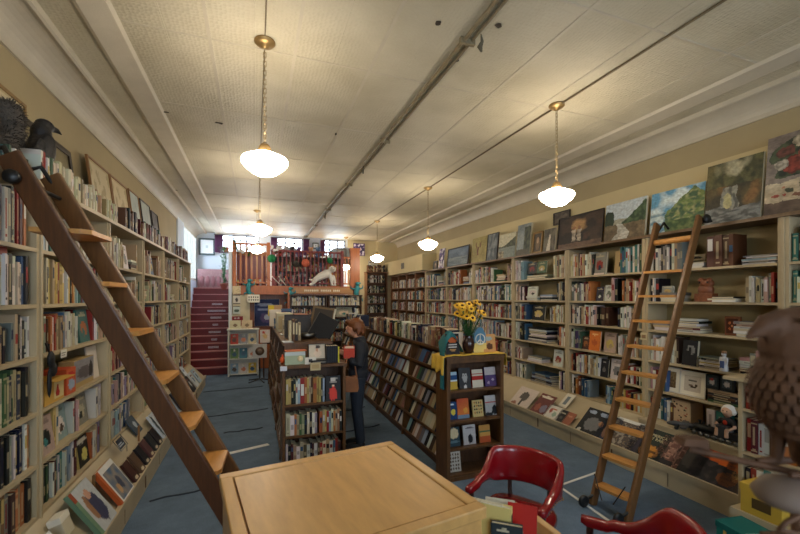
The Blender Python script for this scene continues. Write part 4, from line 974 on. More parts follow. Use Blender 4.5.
# ------------------------------------------------------------------ records and magazines on the sloping ledge under the paintings
def ledge_item(name, label, cat, side, y, w, h, art, th=.006, tilt=None, off=0, group=None, nu=20, nv=20):
    if side == 'R': x, rot, tl = XRF-.50+off, -PI/2, (.80 if tilt is None else tilt)
    else: x, rot, tl = XLF+.262-off, PI/2, (.58 if tilt is None else tilt)
    z = .194+off*.5
    if side == 'R': x, z = x-.012-th*.5, .200+off*.54+th*.9
    else: x, z = XLF+.262-off+.014+th*.75, .200+off*1.0+th*.75
    b = MB().box(-w/2,w/2,0,.0015,0,h,art(.02,.5)).box(-w/2,w/2,th-.0015,th,0,h,art(.02,.5)).box(-w/2,-w/2+.002,.0015,th-.0015,0,h,art(.02,.5)).build(name, COVER)
    b.location = (x, y, z); b.rotation_euler = (-tl, 0, rot); tag(b, label, cat, group)
    MB().box(-w/2+.002,w/2-.002,.0015,th-.0015,.002,h-.002,rgb(220,212,196)).build('page_block', PAGES, b)
    MB().picture(-w/2,w/2,0,h,-.0008,art,nu,nv).build('front_cover', COVER, b)
    return b
AG = 'record sleeves and magazines on the sloping ledge'
def yR(px, X=3.85): c = F*X/CT/(px-255); return (c-X*ST)/CT
def spread(base, cols, s=5, q=0):
    def fn(u, v):
        n = nz(u,v,s,q); k = int((n+.5)*len(cols)) ; return cols[max(0,min(len(cols)-1,k))] if abs(n) > .12 else base
    return fn
ledge_item('magazine','white magazine with black tree drawing, at the far end of the ledge','magazine','R',yR(522),.42,.34,dabs(rgb(206,190,178),[(.5,.55,.22,.26,rgb(84,78,72)),(.5,.2,.04,.2,rgb(70,60,54)),(.2,.1,.16,.1,rgb(150,100,80))],1),group=AG)
ledge_item('magazine','maroon magazine with a pale title bar on the ledge','magazine','R',yR(541),.30,.34,dabs(rgb(104,50,44),[(.5,.86,.4,.07,rgb(216,204,186)),(.3,.3,.2,.2,rgb(150,82,62)),(.7,.3,.2,.22,rgb(120,112,128))],2),group=AG)
ledge_item('magazine','white booklet with coloured sketches on the ledge','magazine','R',yR(553.5),.25,.21,dabs(rgb(214,208,196),[(.3,.6,.1,.2,rgb(170,90,74)),(.65,.4,.16,.18,rgb(150,170,150)),(.5,.75,.2,.05,rgb(190,120,90))],3),group=AG)
ledge_item('booklet','black booklet beside the copper one, under a hanging card','booklet','R',yR(562.5),.14,.20,dabs(rgb(36,34,34),[(.5,.75,.3,.06,rgb(170,160,140)),(.5,.4,.2,.12,rgb(80,76,70))],4),group=AG)
ledge_item('booklet','copper brown booklet beside the black one','booklet','R',yR(569.5),.14,.20,dabs(rgb(156,92,66),[(.5,.7,.3,.08,rgb(190,130,100))],5),group=AG)
ledge_item('picture_card','tall white card with a grey photo standing on the upper ledge','card','R',yR(566,4.1)-.02,.15,.24,lambda u,v: rgb(112,122,128) if .28<u<.72 and .2<v<.8 else rgb(214,208,192),off=.24,tilt=.85)
ledge_item('record_sleeve','black record sleeve with large pale capital letters','record','R',yR(591),.36,.36,dabs(rgb(28,30,34),[(.25,.86,.16,.08,rgb(150,164,190)),(.72,.86,.18,.08,rgb(150,164,190)),(.5,.4,.34,.28,rgb(112,112,114)),(.8,.5,.1,.1,rgb(170,120,90)),(.14,.08,.08,.06,rgb(200,196,186))],6),group=AG,nu=28,nv=28)
ledge_item('record_sleeve','navy record sleeve just behind the far ladder rail','record','R',yR(605.5),.22,.34,dabs(rgb(40,50,72),[(.6,.4,.3,.3,rgb(126,92,74))],7),group=AG)
ledge_item('magazine','wide collage magazine with a white title strip behind the ladder','magazine','R',yR(621),.36,.36,dabs(spread(rgb(84,76,70),[rgb(60,58,66),rgb(128,110,92),rgb(96,82,72),rgb(150,140,128)],7,3),[(.5,.95,.6,.06,rgb(222,220,212))],8),group=AG,nu=28,nv=28)
ledge_item('magazine','dark violet magazine between the collage and rail books','magazine','R',yR(638),.20,.35,dabs(rgb(52,46,58),[(.5,.7,.24,.14,rgb(112,100,120))],9),group=AG)
br_ = ledge_item('magazine','dark green railway book with cream title lettering','book','R',yR(651),.26,.35,dabs(rgb(44,52,46),[(.45,.24,.42,.22,rgb(196,132,52)),(.45,.24,.36,.05,rgb(110,74,36))],10),group=AG,nu=28,nv=28)
for s_, zz in (('AMERICA',.275),('BY RAIL',.235)): text('lettering', s_, .046, (.0,-.0024,zz), (PI/2,0,0), mat('title_ink', rgb(228,210,160), .5), br_, .0006)
ledge_item('magazine','pink and brown magazine right of the railway book','magazine','R',yR(668),.26,.33,dabs(spread(rgb(150,112,96),[rgb(116,78,66),rgb(176,132,112),rgb(92,66,58)],5,6),[(.4,.12,.45,.12,rgb(44,40,42))],11),group=AG)
ledge_item('record_sleeve','black framed record sleeve below the toy train','record','R',yR(688),.26,.33,dabs(rgb(38,36,34),[(.5,.5,.3,.3,rgb(66,60,54))],12),group=AG)
ledge_item('record_sleeve','dark landscape record sleeve with a bright orange sunset','record','R',yR(713),.38,.33,lambda u,v: mixc(rgb(226,110,34),rgb(196,84,34),nz(u,v,4,2)+.5) if v>.66+.18*(.5-u) else mixc(rgb(70,60,62),rgb(40,40,44),nz(u,v,7,3)*2+.5) if ((u-.8)/.2)**2+((v-.3)/.2)**2>1 else rgb(132,76,40),group=AG,nu=30,nv=28)
ledge_item('record_sleeve','brown portrait record sleeve next to the yellow box','record','R',yR(738),.26,.33,dabs(rgb(62,50,42),[(.45,.55,.2,.26,rgb(160,116,70)),(.45,.5,.08,.12,rgb(210,170,100))],13),group=AG)
# ------------------------------------------------------------------ big books on the ladder wall ledge
LG = 'books on the sloping ledge of the ladder wall'
ledge_item('picture_book','white picture book with dark writing, lowest on the ledge','book','L',2.80,.26,.30,dabs(rgb(206,210,214),[(.5,.6,.12,.2,rgb(70,72,80)),(.6,.3,.2,.06,rgb(120,124,130))],1),th=.02,group=LG)
t = thing('card_box', 'small cream card box standing on the ledge before the portrait book', 'box', (XLF+.15,3.12,.33), PI/2); t.rotation_euler = (-.3,0,PI/2)
MB().box(-.06,.06,-.02,.05,0,.14).build('body', TAN, t, .006); MB().box(-.062,.062,-.022,.052,.10,.142).build('lid', PAPER, t, .004)
ledge_item('picture_book','tall portrait book with a brick red spine on the ledge','book','L',3.40,.30,.36,dabs(lambda u,v: rgb(150,74,48) if u<.14 and v>.8 else rgb(110,140,112) if u<.14 else rgb(186,190,192),[(.6,.42,.26,.36,rgb(64,66,92)),(.58,.74,.12,.12,rgb(196,150,126)),(.35,.5,.1,.3,rgb(150,110,80))],2),th=.03,group=LG,nu=28,nv=28)
ledge_item('picture_book','blue painting book with an orange spine on the ledge','book','L',3.84,.32,.32,dabs(lambda u,v: rgb(188,92,46) if u<.12 else (rgb(222,220,216) if u<.18 or u>.95 or v<.05 or v>.85 else mixc(rgb(84,108,136),rgb(150,140,130),nz(u,v,5,3)+.4)),[(.6,.4,.14,.18,rgb(70,74,92)),(.4,.3,.1,.16,rgb(196,160,120))],3,.06),th=.03,group=LG,nu=28,nv=28)
for k, (yy, col, nm_) in enumerate(((4.16,(72,44,38),'dark red'),(4.36,(92,70,54),'brown'),(4.55,(34,32,36),'black'),(4.74,(86,58,58),'maroon'),(4.93,(44,46,46),'charcoal'),(5.10,(40,36,40),'soft black'))):
    ledge_item('small_book','small %s book leaning on the ledge, %s past the blue painting book' % (nm_, ORD[k]),'book','L',yy,.13,.20,(lambda c: dabs(c,[(.5,.12,.3,.1,rgb(206,190,160))],4))(rgb(*col)),th=.022,group=LG)
ledge_item('picture_book','white and slate picture book after the small dark books','book','L',5.40,.26,.32,dabs(rgb(196,202,206),[(.2,.5,.14,.5,rgb(46,58,66)),(.65,.5,.2,.25,rgb(150,160,168))],5),th=.025,group=LG)
ledge_item('picture_book','dark slate picture book leaning higher on the ledge','book','L',5.02,.22,.2,dabs(rgb(60,72,84),[(.6,.5,.2,.2,rgb(170,180,188))],6),th=.012,off=.18,group=LG)
for k, yy in enumerate((5.85,6.25,6.62,7.0,7.4,7.8,8.2,8.6)):
    ledge_item('picture_book','%s book on the ledge, %s of the far row towards the stairs' % (('white','pale blue','black')[k%3], ORD[k]),'book','L',yy,.26,.30,dabs([rgb(206,212,218),rgb(170,190,206),rgb(48,50,56)][k%3],[(.5,.5,.2,.2,[rgb(96,120,160),rgb(60,70,86),rgb(180,180,180)][k%3]),(.5,.8,.3,.05,rgb(120,60,60))],k),th=.02,group=LG,nu=12,nv=12)
for k, yy in enumerate((6.0,6.5,7.1,7.7,8.3)):
    ledge_item('picture_book','pale booklet leaning upper on the far ledge, %s towards the stairs' % ORD[k],'booklet','L',yy,.22,.24,dabs(rgb(214,220,226),[(.5,.5,.2,.12,rgb(120,140,170))],k+9),th=.01,off=.19,group=LG,nu=10,nv=10)
t = thing('card_holder', 'clear wire card holder with dark card, high on the ladder wall ledge', 'card holder', (XLF+.12,4.38,.44), PI/2); t.rotation_euler = (-.5,0,PI/2)
MB().tube([(-.10,-.01,0),(-.10,0,.12),(.10,0,.12),(.10,-.01,0),(-.10,-.01,0)],.004,6).tube([(.1,0,0),(.1,.03,-.06)],.004,6).build('wire', STEEL, t); MB().box(-.075,.075,-.006,-.003,.01,.10,rgb(52,58,70)).build('card', COVER, t)
MB().box(-.07,.02,-.0075,-.0062,.05,.062,rgb(170,180,190)).box(-.07,.05,-.0075,-.0062,.03,.042,rgb(170,180,190)).build('card_lines', COVER, t)
for yy, lab in ((3.62,'thin wooden peg standing on the ledge between portrait and painting books'),(4.86,'thin wooden peg standing high on the ledge by the card holder')):
    tag(MB().prism([(-.008,0),(.008,0),(.01,.16),(0,.17),(-.01,.16)],-.005,.005,None,'y').build('ledge_peg', FOAK), lab, 'peg').location = (XLF+.13,yy,.34)
# boxes on the fruit-box shelf behind the ladder
z0 = SHZ[2]+.002
t = thing('fruit_box', 'yellow cardboard box with a red pear drawing on the shelf behind the ladder', 'box', (XLF-.01,3.36,z0), PI/2)
YBX = mat('yellow_card', rgb(206,160,70), .6, var=.1, vscale=5)
MB().box(-.14,.14,.0,.006,0,.16).box(-.14,.14,.20,.206,0,.16).box(-.14,-.134,.006,.2,0,.16).box(.134,.14,.006,.2,0,.16).box(-.134,.134,.006,.2,0,.006).build('box_body', YBX, t)
MB().prism([(-.14,.0),(.14,.0),(.13,-.07),(-.13,-.07)],.158,.162,None,'z').build('flap', YBX, t).matrix_local = Matrix.Translation((0,0,0))
MB().box(-.01,.13,-.0015,0,.02,.14,rgb(218,196,140)).build('label_panel', COVER, t)
MB().prism([(.02,.035),(.06,.035),(.068,.06),(.052,.085),(.046,.115),(.034,.115),(.028,.085),(.012,.06)],-.003,-.0016,rgb(176,44,36),'y').build('pear_print', COVER, t)
MB().box(-.12,.12,.02,.19,.007,.12,rgb(190,150,60)).build('contents', COVER, t)
t = thing('snack_box', 'red and blue printed box next to the yellow fruit box', 'box', (XLF-.01,3.62,z0), PI/2)
MB().box(-.08,.08,0,.16,0,.19,rgb(196,84,48)).build('box_body', COVER, t, .002); MB().picture(-.075,.075,.01,.18,-.001,dabs(rgb(200,96,56),[(.5,.35,.4,.25,rgb(150,166,186)),(.5,.8,.4,.1,rgb(186,50,40))],2),10,12).build('front_print', COVER, t)
t = thing('picture_box', 'long box with a city picture behind the ladder, over the portrait books', 'box', (XLF-.02,3.95,z0), PI/2)
MB().box(-.2,.2,.02,.12,0,.22,rgb(176,150,100)).build('box_body', COVER, t, .002); MB().picture(-.195,.195,.04,.215,.0188,dabs(rgb(140,138,142),[(.5,.4,.4,.3,rgb(96,90,92)),(.85,.4,.12,.4,rgb(52,46,44))],3),20,12).build('front_print', COVER, t)
t = thing('picture_board', 'pale board leaning at the far end of the fruit box shelf', 'board', (XLF-.05,4.2,z0), PI/2); t.rotation_euler = (-.1,0,PI/2)
MB().box(-.1,.12,0,.012,0,.29,rgb(206,190,172)).build('board', COVER, t); MB().box(-.09,.11,-.002,0,.01,.28,rgb(214,202,188)).build('sheet', COVER, t)
for (yy, zz, px, lab) in ((3.42,SHZ[3]-.03,'','white shelf tag hanging above the yellow fruit box'),):
    t = tag(MB().box(-.045,.045,-.002,0,-.055,.0,rgb(216,214,204)).box(-.035,.03,-.0026,-.002,-.025,-.018,rgb(120,116,108)).box(-.035,.02,-.0026,-.002,-.04,-.034,rgb(120,116,108)).build('shelf_tag', COVER), lab, 'tag'); t.location = (XLF+.01,yy+.02,SHZ[3]); t.rotation_euler = (0,0,PI/2)
t = thing('hanging_pouch', 'black cloth pouch hanging on the bookcase post by the fruit box', 'pouch', (XLF+.016,3.19,1.50), PI/2)
MB().tube([(-.02,0,.06),(0,-.01,0),(.02,0,.05)],.006,6).build('strap', BLACKP, t)
blob('pouch', MB().ell((.0,-.02,-.05),(.035,.018,.06)).ell((.03,-.02,-.12),(.04,.018,.05)).ell((-.01,-.015,-.2),(.018,.012,.1)), BLACKP, t, .008)

# ------------------------------------------------------------------ ornaments in the carved-owl bay
def onR(px, X, z): c = F*X/CT/(px-255); return Vector((X,(c-X*ST)/CT,z))
p_ = onR(706,XRF+.08,SHZ[4]+.001)
t = thing('carved_owl', 'carved reddish wooden owl figure alone on its shelf', 'carving', p_, -PI/2)
CARV = mat('carved_redwood', rgb(136,76,40), .5, var=.45, vscale=18, bump=.5, bscale=40)
blob('figure', MB().box(-.085,.085,-.05,.05,.0,.085).ell((0,0,.12),(.075,.055,.07)).ell((.01,-.005,.19),(.07,.05,.05)).ell((-.03,-.03,.225),(.03,.02,.025)).ell((.05,-.03,.22),(.03,.02,.025)).ell((.0,-.05,.185),(.02,.02,.018)), CARV, t, .007, 1)
for sx in (-.028,.045): MB().ell((sx,-.053,.198),(.010,.006,.010),8,5).build('eye', BLACKM, t)
p_ = onR(732,XRF+.06,SHZ[3]+.001)
t = thing('tile_frame', 'small brown picture tile standing among flat stacks, below the owl shelf', 'picture', p_, -PI/2)
MB().box(-.065,.065,0,.035,0,.185).build('block', CARV, t, .004); MB().picture(-.05,.05,.02,.165,-.001,dabs(rgb(76,40,24),[(.3,.7,.12,.1,rgb(190,110,60)),(.7,.7,.12,.1,rgb(190,110,60)),(.3,.3,.12,.1,rgb(180,96,52)),(.7,.3,.12,.1,rgb(180,96,52)),(.5,.5,.1,.08,rgb(200,130,80))],2),12,14).build('tile', COVER, t)
p_ = onR(724,XRF+.03,SHZ[2]+.001)
t = thing('figurine', 'small white and blue figurine between the two flat book stacks', 'figurine', p_, -PI/2)
blob('figure', MB().lathe([(0,0),(.04,0),(.032,.05),(.02,.10),(.022,.13),(.012,.145),(0,.145)],16).ell((0,0,.165),(.022,.022,.026)).ell((-.03,-.005,.10),(.012,.012,.04)).ell((.03,-.005,.10),(.012,.012,.04)), mat('porcelain', rgb(196,196,196), .25), t, .006, 1)
MB().lathe([(.0,.172),(.024,.172),(.020,.195),(.0,.198)],14).build('cap', mat('porcelain_brown', rgb(150,112,80), .3), t); MB().box(-.018,.018,-.034,-.028,.03,.10,rgb(78,96,140)).build('apron', COVER, t)
PRT = 'white matted prints on the carved-owl bay shelf'
def matprint(px, w, h, fn, label, z=SHZ[1]+.001, X=XRF+.07):
    p_ = onR(px, X, z); framed('matted_print','print',label,w,h,fn,tuple(p_),-PI/2,.10,mat('white_frame', rgb(206,204,196), .5),fw=.012,depth=.012,group=PRT,nu=20,nv=20,mount=.038)
matprint(671.5,.19,.275,lambda u,v: mixc(rgb(88,68,44),rgb(140,120,84),v+nz(u,v,6,2)),'smaller white matted print of a brown landscape, nearest the ladder')
matprint(692,.27,.265,dabs(rgb(196,186,170),[(.55,.3,.2,.07,rgb(70,56,46)),(.4,.4,.14,.07,rgb(110,90,74)),(.5,.7,.26,.06,rgb(110,104,96)),(.72,.42,.1,.1,rgb(84,72,60))],4),'larger white matted print of a dark animal sketch')
for k, (px, lab) in enumerate(((712,'black cassette box with a red and white portrait, beside the matted prints'),(727,'black cassette box with a pale figure, farther from the matted prints'))):
    p_ = onR(px,XRF+.06,SHZ[1]+.125); t = thing('cassette_box', lab, 'box', p_, -PI/2, 'cassette boxes on the flat stack')
    MB().box(-.06,.06,0,.03,0,.14,rgb(36,40,40)).build('case', COVER, t, .002); MB().picture(-.045,.045,.03,.12,-.001,dabs(rgb(60,68,70),[(.5,.45,.3,.3,rgb(190,180,170)),(.5,.75,.2,.12,rgb(170,60,50) if k==0 else rgb(120,130,132))],k),8,10).build('sleeve_picture', COVER, t)
p_ = onR(681,XRF+.05,SHZ[0]+.001)
t = thing('speckled_box', 'tall tan box speckled with dark leaves beside the grey toy plane', 'box', p_, -PI/2)
sp = [(random.random(),random.random(),.06,.035,random.choice([rgb(96,66,50),rgb(70,60,52),rgb(160,90,70)])) for _ in range(26)]
MB().box(-.10,.10,.002,.2,0,.25,rgb(186,160,128)).build('box_body', COVER, t, .003); MB().picture(-.1,.1,0,.25,0,dabs(rgb(190,166,134),sp,2),22,26).build('printed_front', COVER, t); MB().box(-.104,.104,-.004,.204,.25,.262,rgb(150,124,98)).build('lid', COVER, t)
TOYG = mat('toy_grey', rgb(66,68,72), .4, var=.2, vscale=14)
p_ = onR(684,XRF-.085,.478)
t = thing('toy_airplane', 'dark grey toy airplane lying on the ledge before the speckled box', 'toy', p_, -PI/2+.5)
SLEDGE = MB().box(XRF-.16, XRF, 2.10, 3.31, .452, .474).box(XRF-.15,XRF-.13,2.10,3.31,.36,.452)
tag(SLEDGE.build('toy_shelf', CREAM2), 'cream board carrying the toy train and airplane in the owl bay', 'shelf')
blob('fuselage', MB().tube([(-.15,0,.045),(-.08,0,.05),(.08,0,.055),(.17,0,.065)],[.012,.03,.026,.01],12), TOYG, t, .006, 1)
MB().prism([(-.02,-.16),(.03,-.16),(.05,0),(.03,.16),(-.02,.16),(-.04,0)],.05,.06,None,'z').build('wing', TOYG, t, .002)
MB().prism([(.13,-.06),(.16,-.06),(.165,0),(.16,.06),(.13,.06)],.065,.07,None,'z').prism([(.13,.065),(.17,.065),(.175,.12),(.155,.12)],-.003,.003,None,'y').build('tail', TOYG, t)
for sx in (-.05,.05): MB().lathe([(0,-.008),(.02,-.008),(.02,.008),(0,.008)],12,M=Matrix.Translation((-.06,sx,.021)) @ Matrix.Rotation(PI/2,4,'X')).tube([(-.06,sx,.02),(-.03,sx*.4,.05)],.004,6).build('wheel', BLACKM, t)
p_ = onR(716,XRF-.08,.4745)
t = thing('toy_train', 'black toy locomotive on the ledge below the seated doll', 'toy', p_, -PI/2)
MB().box(-.22,.22,-.035,.035,.03,.045).build('chassis', BLACKM, t, .003)
MB().lathe([(0,-.19),(.032,-.19),(.034,.02),(0,.02)],16,M=Matrix.Translation((0,0,.082)) @ Matrix.Rotation(PI/2,4,'Y')).lathe([(0,.09),(.010,.09),(.012,.14),(.018,.15),(0,.15)],12,axis=(-.15,0)).lathe([(0,.09),(.012,.1),(.01,.13),(0,.135)],12,axis=(-.06,0)).build('boiler', BLACKM, t)
MB().box(.02,.10,-.04,.04,.045,.15).box(.01,.11,-.045,.045,.15,.158).build('cab', TOYG, t, .003); MB().box(.125,.22,-.036,.036,.05,.11).build('tender', BLACKM, t, .003)
for k in range(7):
    for sy in (-.04,.04): MB().lathe([(0,-.004),(.022,-.005),(.022,.005),(0,.004)],14,M=Matrix.Translation((-.18+.062*k,sy,.022)) @ Matrix.Rotation(PI/2,4,'X')).build('wheel', STEEL, t)
p_ = onR(728,XRF-.02,SHZ[0]+.09)
t = thing('seated_doll', 'small white haired doll in a black vest seated above the toy train', 'doll', p_, -PI/2)
blob('body', MB().ell((0,0,.08),(.045,.035,.06)).ell((0,-.005,.19),(.048,.045,.052)).tube([(.045,0,.11),(.08,-.04,.06),(.06,-.07,.04)],[.018,.016,.014],8).tube([(-.045,0,.11),(-.08,-.04,.06),(-.06,-.07,.04)],[.018,.016,.014],8).tube([(.025,-.01,.03),(.04,-.09,.03),(.045,-.10,-.04)],[.022,.02,.018],8).tube([(-.025,-.01,.03),(-.04,-.09,.03),(-.045,-.10,-.04)],[.022,.02,.018],8).tube([(0,0,.12),(0,0,.17)],.018,8).ell((0,-.052,.185),(.01,.012,.01)), mat('doll_face', rgb(214,170,140), .5), t, .007, 1)
blob('hair', MB().ell((0,.012,.215),(.055,.048,.042)).ell((-.045,.01,.19),(.018,.03,.03)).ell((.045,.01,.19),(.018,.03,.03)), DOGW, t, .008, 1)
blob('vest', MB().ell((0,0,.085),(.052,.042,.062)).tube([(.045,0,.11),(.075,-.03,.07)],.021,8).tube([(-.045,0,.11),(-.075,-.03,.07)],.021,8), BLACKP, t, .007, 1)
MB().ell((0,-.045,.09),(.02,.008,.024),10,6,rgb(186,60,40)).build('red_badge', COVER, t)
for sx in (-.017,.017): MB().ell((sx,-.047,.20),(.005,.004,.006),8,5).build('eye', BLACKM, t)
tag(MB().box(-.05,.05,0,.08,0,.088,rgb(120,124,128)).build('grey_box', COVER, None, .002), 'small grey box under the seated doll', 'box').location = (XRF+.02,p_.y,SHZ[0]+.001)
# tag on the ladder-side post
t = tag(MB().box(-.04,.04,-.003,0,0,.085,rgb(206,190,150)).box(-.025,.025,-.004,-.003,.02,.06,rgb(150,120,90)).build('post_card', COVER), 'small cream card pinned on the bookcase post behind the rolling ladder', 'card'); t.location = (XRF-.016,3.35,1.36); t.rotation_euler = (0,0,-PI/2)
# figurine statuette beside grey book
p_ = onR(622.5,XRF+.06,SHZ[5]+.001); t = thing('figure_picture', 'tan picture of a pale standing figure on the top shelf past the ladder', 'picture', p_, -PI/2); t.rotation_euler = (-.08,0,-PI/2)
MB().box(-.12,.12,0,.015,0,.29,rgb(170,140,92)).build('panel', COVER, t); MB().picture(-.12,.12,0,.29,-.001,dabs(rgb(178,150,104),[(.5,.35,.14,.34,rgb(214,206,190)),(.5,.74,.08,.08,rgb(190,140,110)),(.5,.9,.3,.06,rgb(196,150,80)),(.3,.4,.06,.1,rgb(60,50,44))],5),16,20).build('picture', COVER, t)

# ------------------------------------------------------------------ small cream bookcase, yellow box and teal box by the iron bird
t = thing('small_bookcase', 'small cream bookcase of red books in the corner behind the iron bird', 'bookcase', (3.30,1.98,0), -PI/2)
t.location = (3.44,1.93,0)
for a in (0,1.1): MB().box(a,a+.03,0,.3,0,1.23).build('side_panel', CREAM, t, .003)
for z in (.36,.70,1.02): MB().box(.03,1.1,-.0,.29,z-.02,z).build('shelf', CREAM, t)
MB().box(-.06,1.18,-.08,.31,1.23,1.255).build('top_board', CREAM, t, .004); MB().box(.03,1.1,.29,.30,0,1.23).build('back_panel', BACKP, t)
Run((3.445,1.895,.702),-PI/2,1.05,.29,.28,('second shelf','small cream bookcase')).spines('rmwwdrooumdrwcwso', hr=(.74,.9), wr=(.03,.04))
Run((3.445,1.895,1.022),-PI/2,1.05,.20,.28,('top shelf','small cream bookcase')).spines('rmoormrumoorwrc', hr=(.78,.9), wr=(.03,.045))
Run((3.445,1.895,.362),-PI/2,1.05,.29,.28,('lowest shelf','small cream bookcase')).spines('krwtwlwkwcsw', hr=(.74,.9), wr=(.03,.045))
rb = Run((3.42,1.86,1.2565),-PI/2,.9,.3,.26,('top','small cream bookcase')); rb.spines('ei', hr=(.6,.7), wr=(.03,.04)); rb.spines('Y', x=.10, hr=(.85,.86), wr=(.03,.03)); rb.spines('Ywkw', x=.2, hr=(.7,.86))
t = thing('yellow_box', 'yellow lidded box low on the ledge behind the iron bird', 'box', (3.27,1.70,.33), -PI/2)
YLB = mat('yellow_box_paper', rgb(210,172,62), .5, var=.12, vscale=6)
MB().box(-.12,.12,0,.2,0,.2).build('body', YLB, t, .004); MB().box(-.124,.124,-.004,.204,.15,.205).build('lid', YLB, t, .004); MB().box(-.05,.06,-.0015,0,.05,.12,rgb(90,70,40)).build('front_label', COVER, t)
t = thing('crate_stand', 'low cream step under the yellow box', 'stand', (3.26,1.38,0)); MB().box(0,.26,0,.5,.30,.328).build('top', CREAM2, t); MB().box(0.,.02,0,.5,0,.30).build('front_panel', CREAM2, t); MB().box(.24,.26,0,.5,0,.30).build('back_panel', CREAM2, t)
t = thing('teal_box', 'teal box with cream corner on the floor below the yellow box', 'box', (3.0,1.68,0), -PI/2-.15)
MB().box(-.15,.15,0,.22,0,.30,rgb(30,108,98)).build('body', COVER, t, .004); MB().box(-.155,.155,-.005,.225,.26,.305,rgb(26,96,90)).build('lid', COVER, t, .004); MB().box(.02,.14,-.0015,0,.02,.22,rgb(186,176,150)).box(-.10,-.08,-.0015,0,.0,.26,rgb(196,160,80)).build('front_print', COVER, t)

# ------------------------------------------------------------------ iron weathervane bird, very close
def cam(xc, c, z): return Vector((xc*CT+c*ST, c*CT-xc*ST, z))
B0 = cam(.815,.80,0); ang = -TH
t = thing('iron_weathervane', 'rusty iron bird weathervane with an arrow, out of focus close to the viewer', 'weathervane', (B0.x,B0.y,1.495), ang)
m = MB()
m.ell((.01,0,.165),(.098,.088,.105)).ell((-.008,0,.255),(.064,.064,.07)).ell((-.005,0,.300),(.058,.052,.038)).ell((.11,.03,.13),(.10,.05,.05),M=Matrix.Rotation(.3,4,'Y'))
m.tube([(-.035,0,.303),(-.075,0,.298),(-.118,0,.272)],[.034,.022,.004],10).tube([(0,0,.09),(-.005,0,.02)],[.03,.014],8)
blob('bird_body', m, IRON, t, .007, 2)
fb = MB()
for j in range(9):
    for k in range(17):
        a = PI+(-1.6+3.2*k/16)+(.1 if j%2 else 0); z = .085+.0195*j; q = ((z-.165)/.105)**2
        if q >= .95: continue
        rr = (1-q)**.5; n_ = Vector((math.cos(a)/.098*rr,math.sin(a)/.088*rr,(z-.165)/.105**1/.105)).normalized()
        c = Vector((.01+.098*rr*math.cos(a),.088*rr*math.sin(a),z)); u_ = n_.cross(Vector((0,0,1))).normalized(); w_ = u_.cross(n_)
        fb.add([c-u_*.007+n_*.0005+w_*.006,c-u_*.006+n_*.0035-w_*.006,c+n_*.0045-w_*.011,c+u_*.006+n_*.0035-w_*.006,c+u_*.007+n_*.0005+w_*.006],[(0,1,2,3,4)])
fb.build('feather_scales', IRON, t)
for sy in (-1,1): MB().ell((-.042,sy*.045,.312),(.007,.006,.007),10,6).build('eye', mat('eye_rust', rgb(120,66,48), .5), t)
for sy in (-.035,.035): MB().tube([(-.01,sy,.10),(-.015,sy,.05),(-.02,sy,.012)],[.022,.012,.010],8).tube([(-.02,sy,.012),(-.06,sy,.012)],[.01,.005],6).tube([(-.02,sy,.012),(.02,sy,.012)],[.01,.005],6).build('leg', IRON, t)
MB().tube([(-.165,.085,.016),(-.05,.02,.004),(.06,-.03,-.008),(.2,-.09,-.03)],.007,8).build('rod', IRON, t)
MB().prism([(-.195,.030),(-.135,.043),(-.138,.028),(-.120,.016),(-.138,.002),(-.142,.018)],.078,.088,None,'y').prism([(-.192,.031),(-.136,.026),(-.138,.043),(-.188,.044)],.066,.10,None,'y').build('arrow_head', IRON, t)
MB().tube([(0,0,0),(0,0,-.06)],.010,8).build('pole', IRON, t)
MB().lathe([(0,-.012),(.02,-.012),(.05,-.022),(.066,-.045),(.058,-.06),(0,-.062)],22,axis=(-.02,.0)).build('dome', GREYST, t)
sc = MB()
for sx in (-1,1): sc.tube([(sx*.02-.02,-.04,-.06),(sx*.07-.02,-.06,-.065),(sx*.085-.02,-.06,-.078),(sx*.05-.02,-.06,-.088),(sx*.03-.02,-.055,-.078)],.005,8)
sc.build('scroll', IRON, t)
MB().box(-.035,.10,-.06,.06,-.165,-.15).build('base', IRON, t, .004); MB().tube([(-.01,0,-.06),(-.005,0,-.155)],.012,8).build('lower_pole', IRON, t)
t = thing('display_pedestal', 'white topped pedestal carrying the iron bird, at the photo corner', 'pedestal', (B0.x,B0.y,0), ang)
MB().box(-.055,.26,-.16,.075,1.303,1.3295).build('top', WHITEP, t, .006); MB().box(-.035,.23,-.13,.055,.05,1.303).build('column', CREAM, t, .003); MB().box(-.055,.26,-.16,.075,0,.05).build('plinth', CREAM, t, .004)

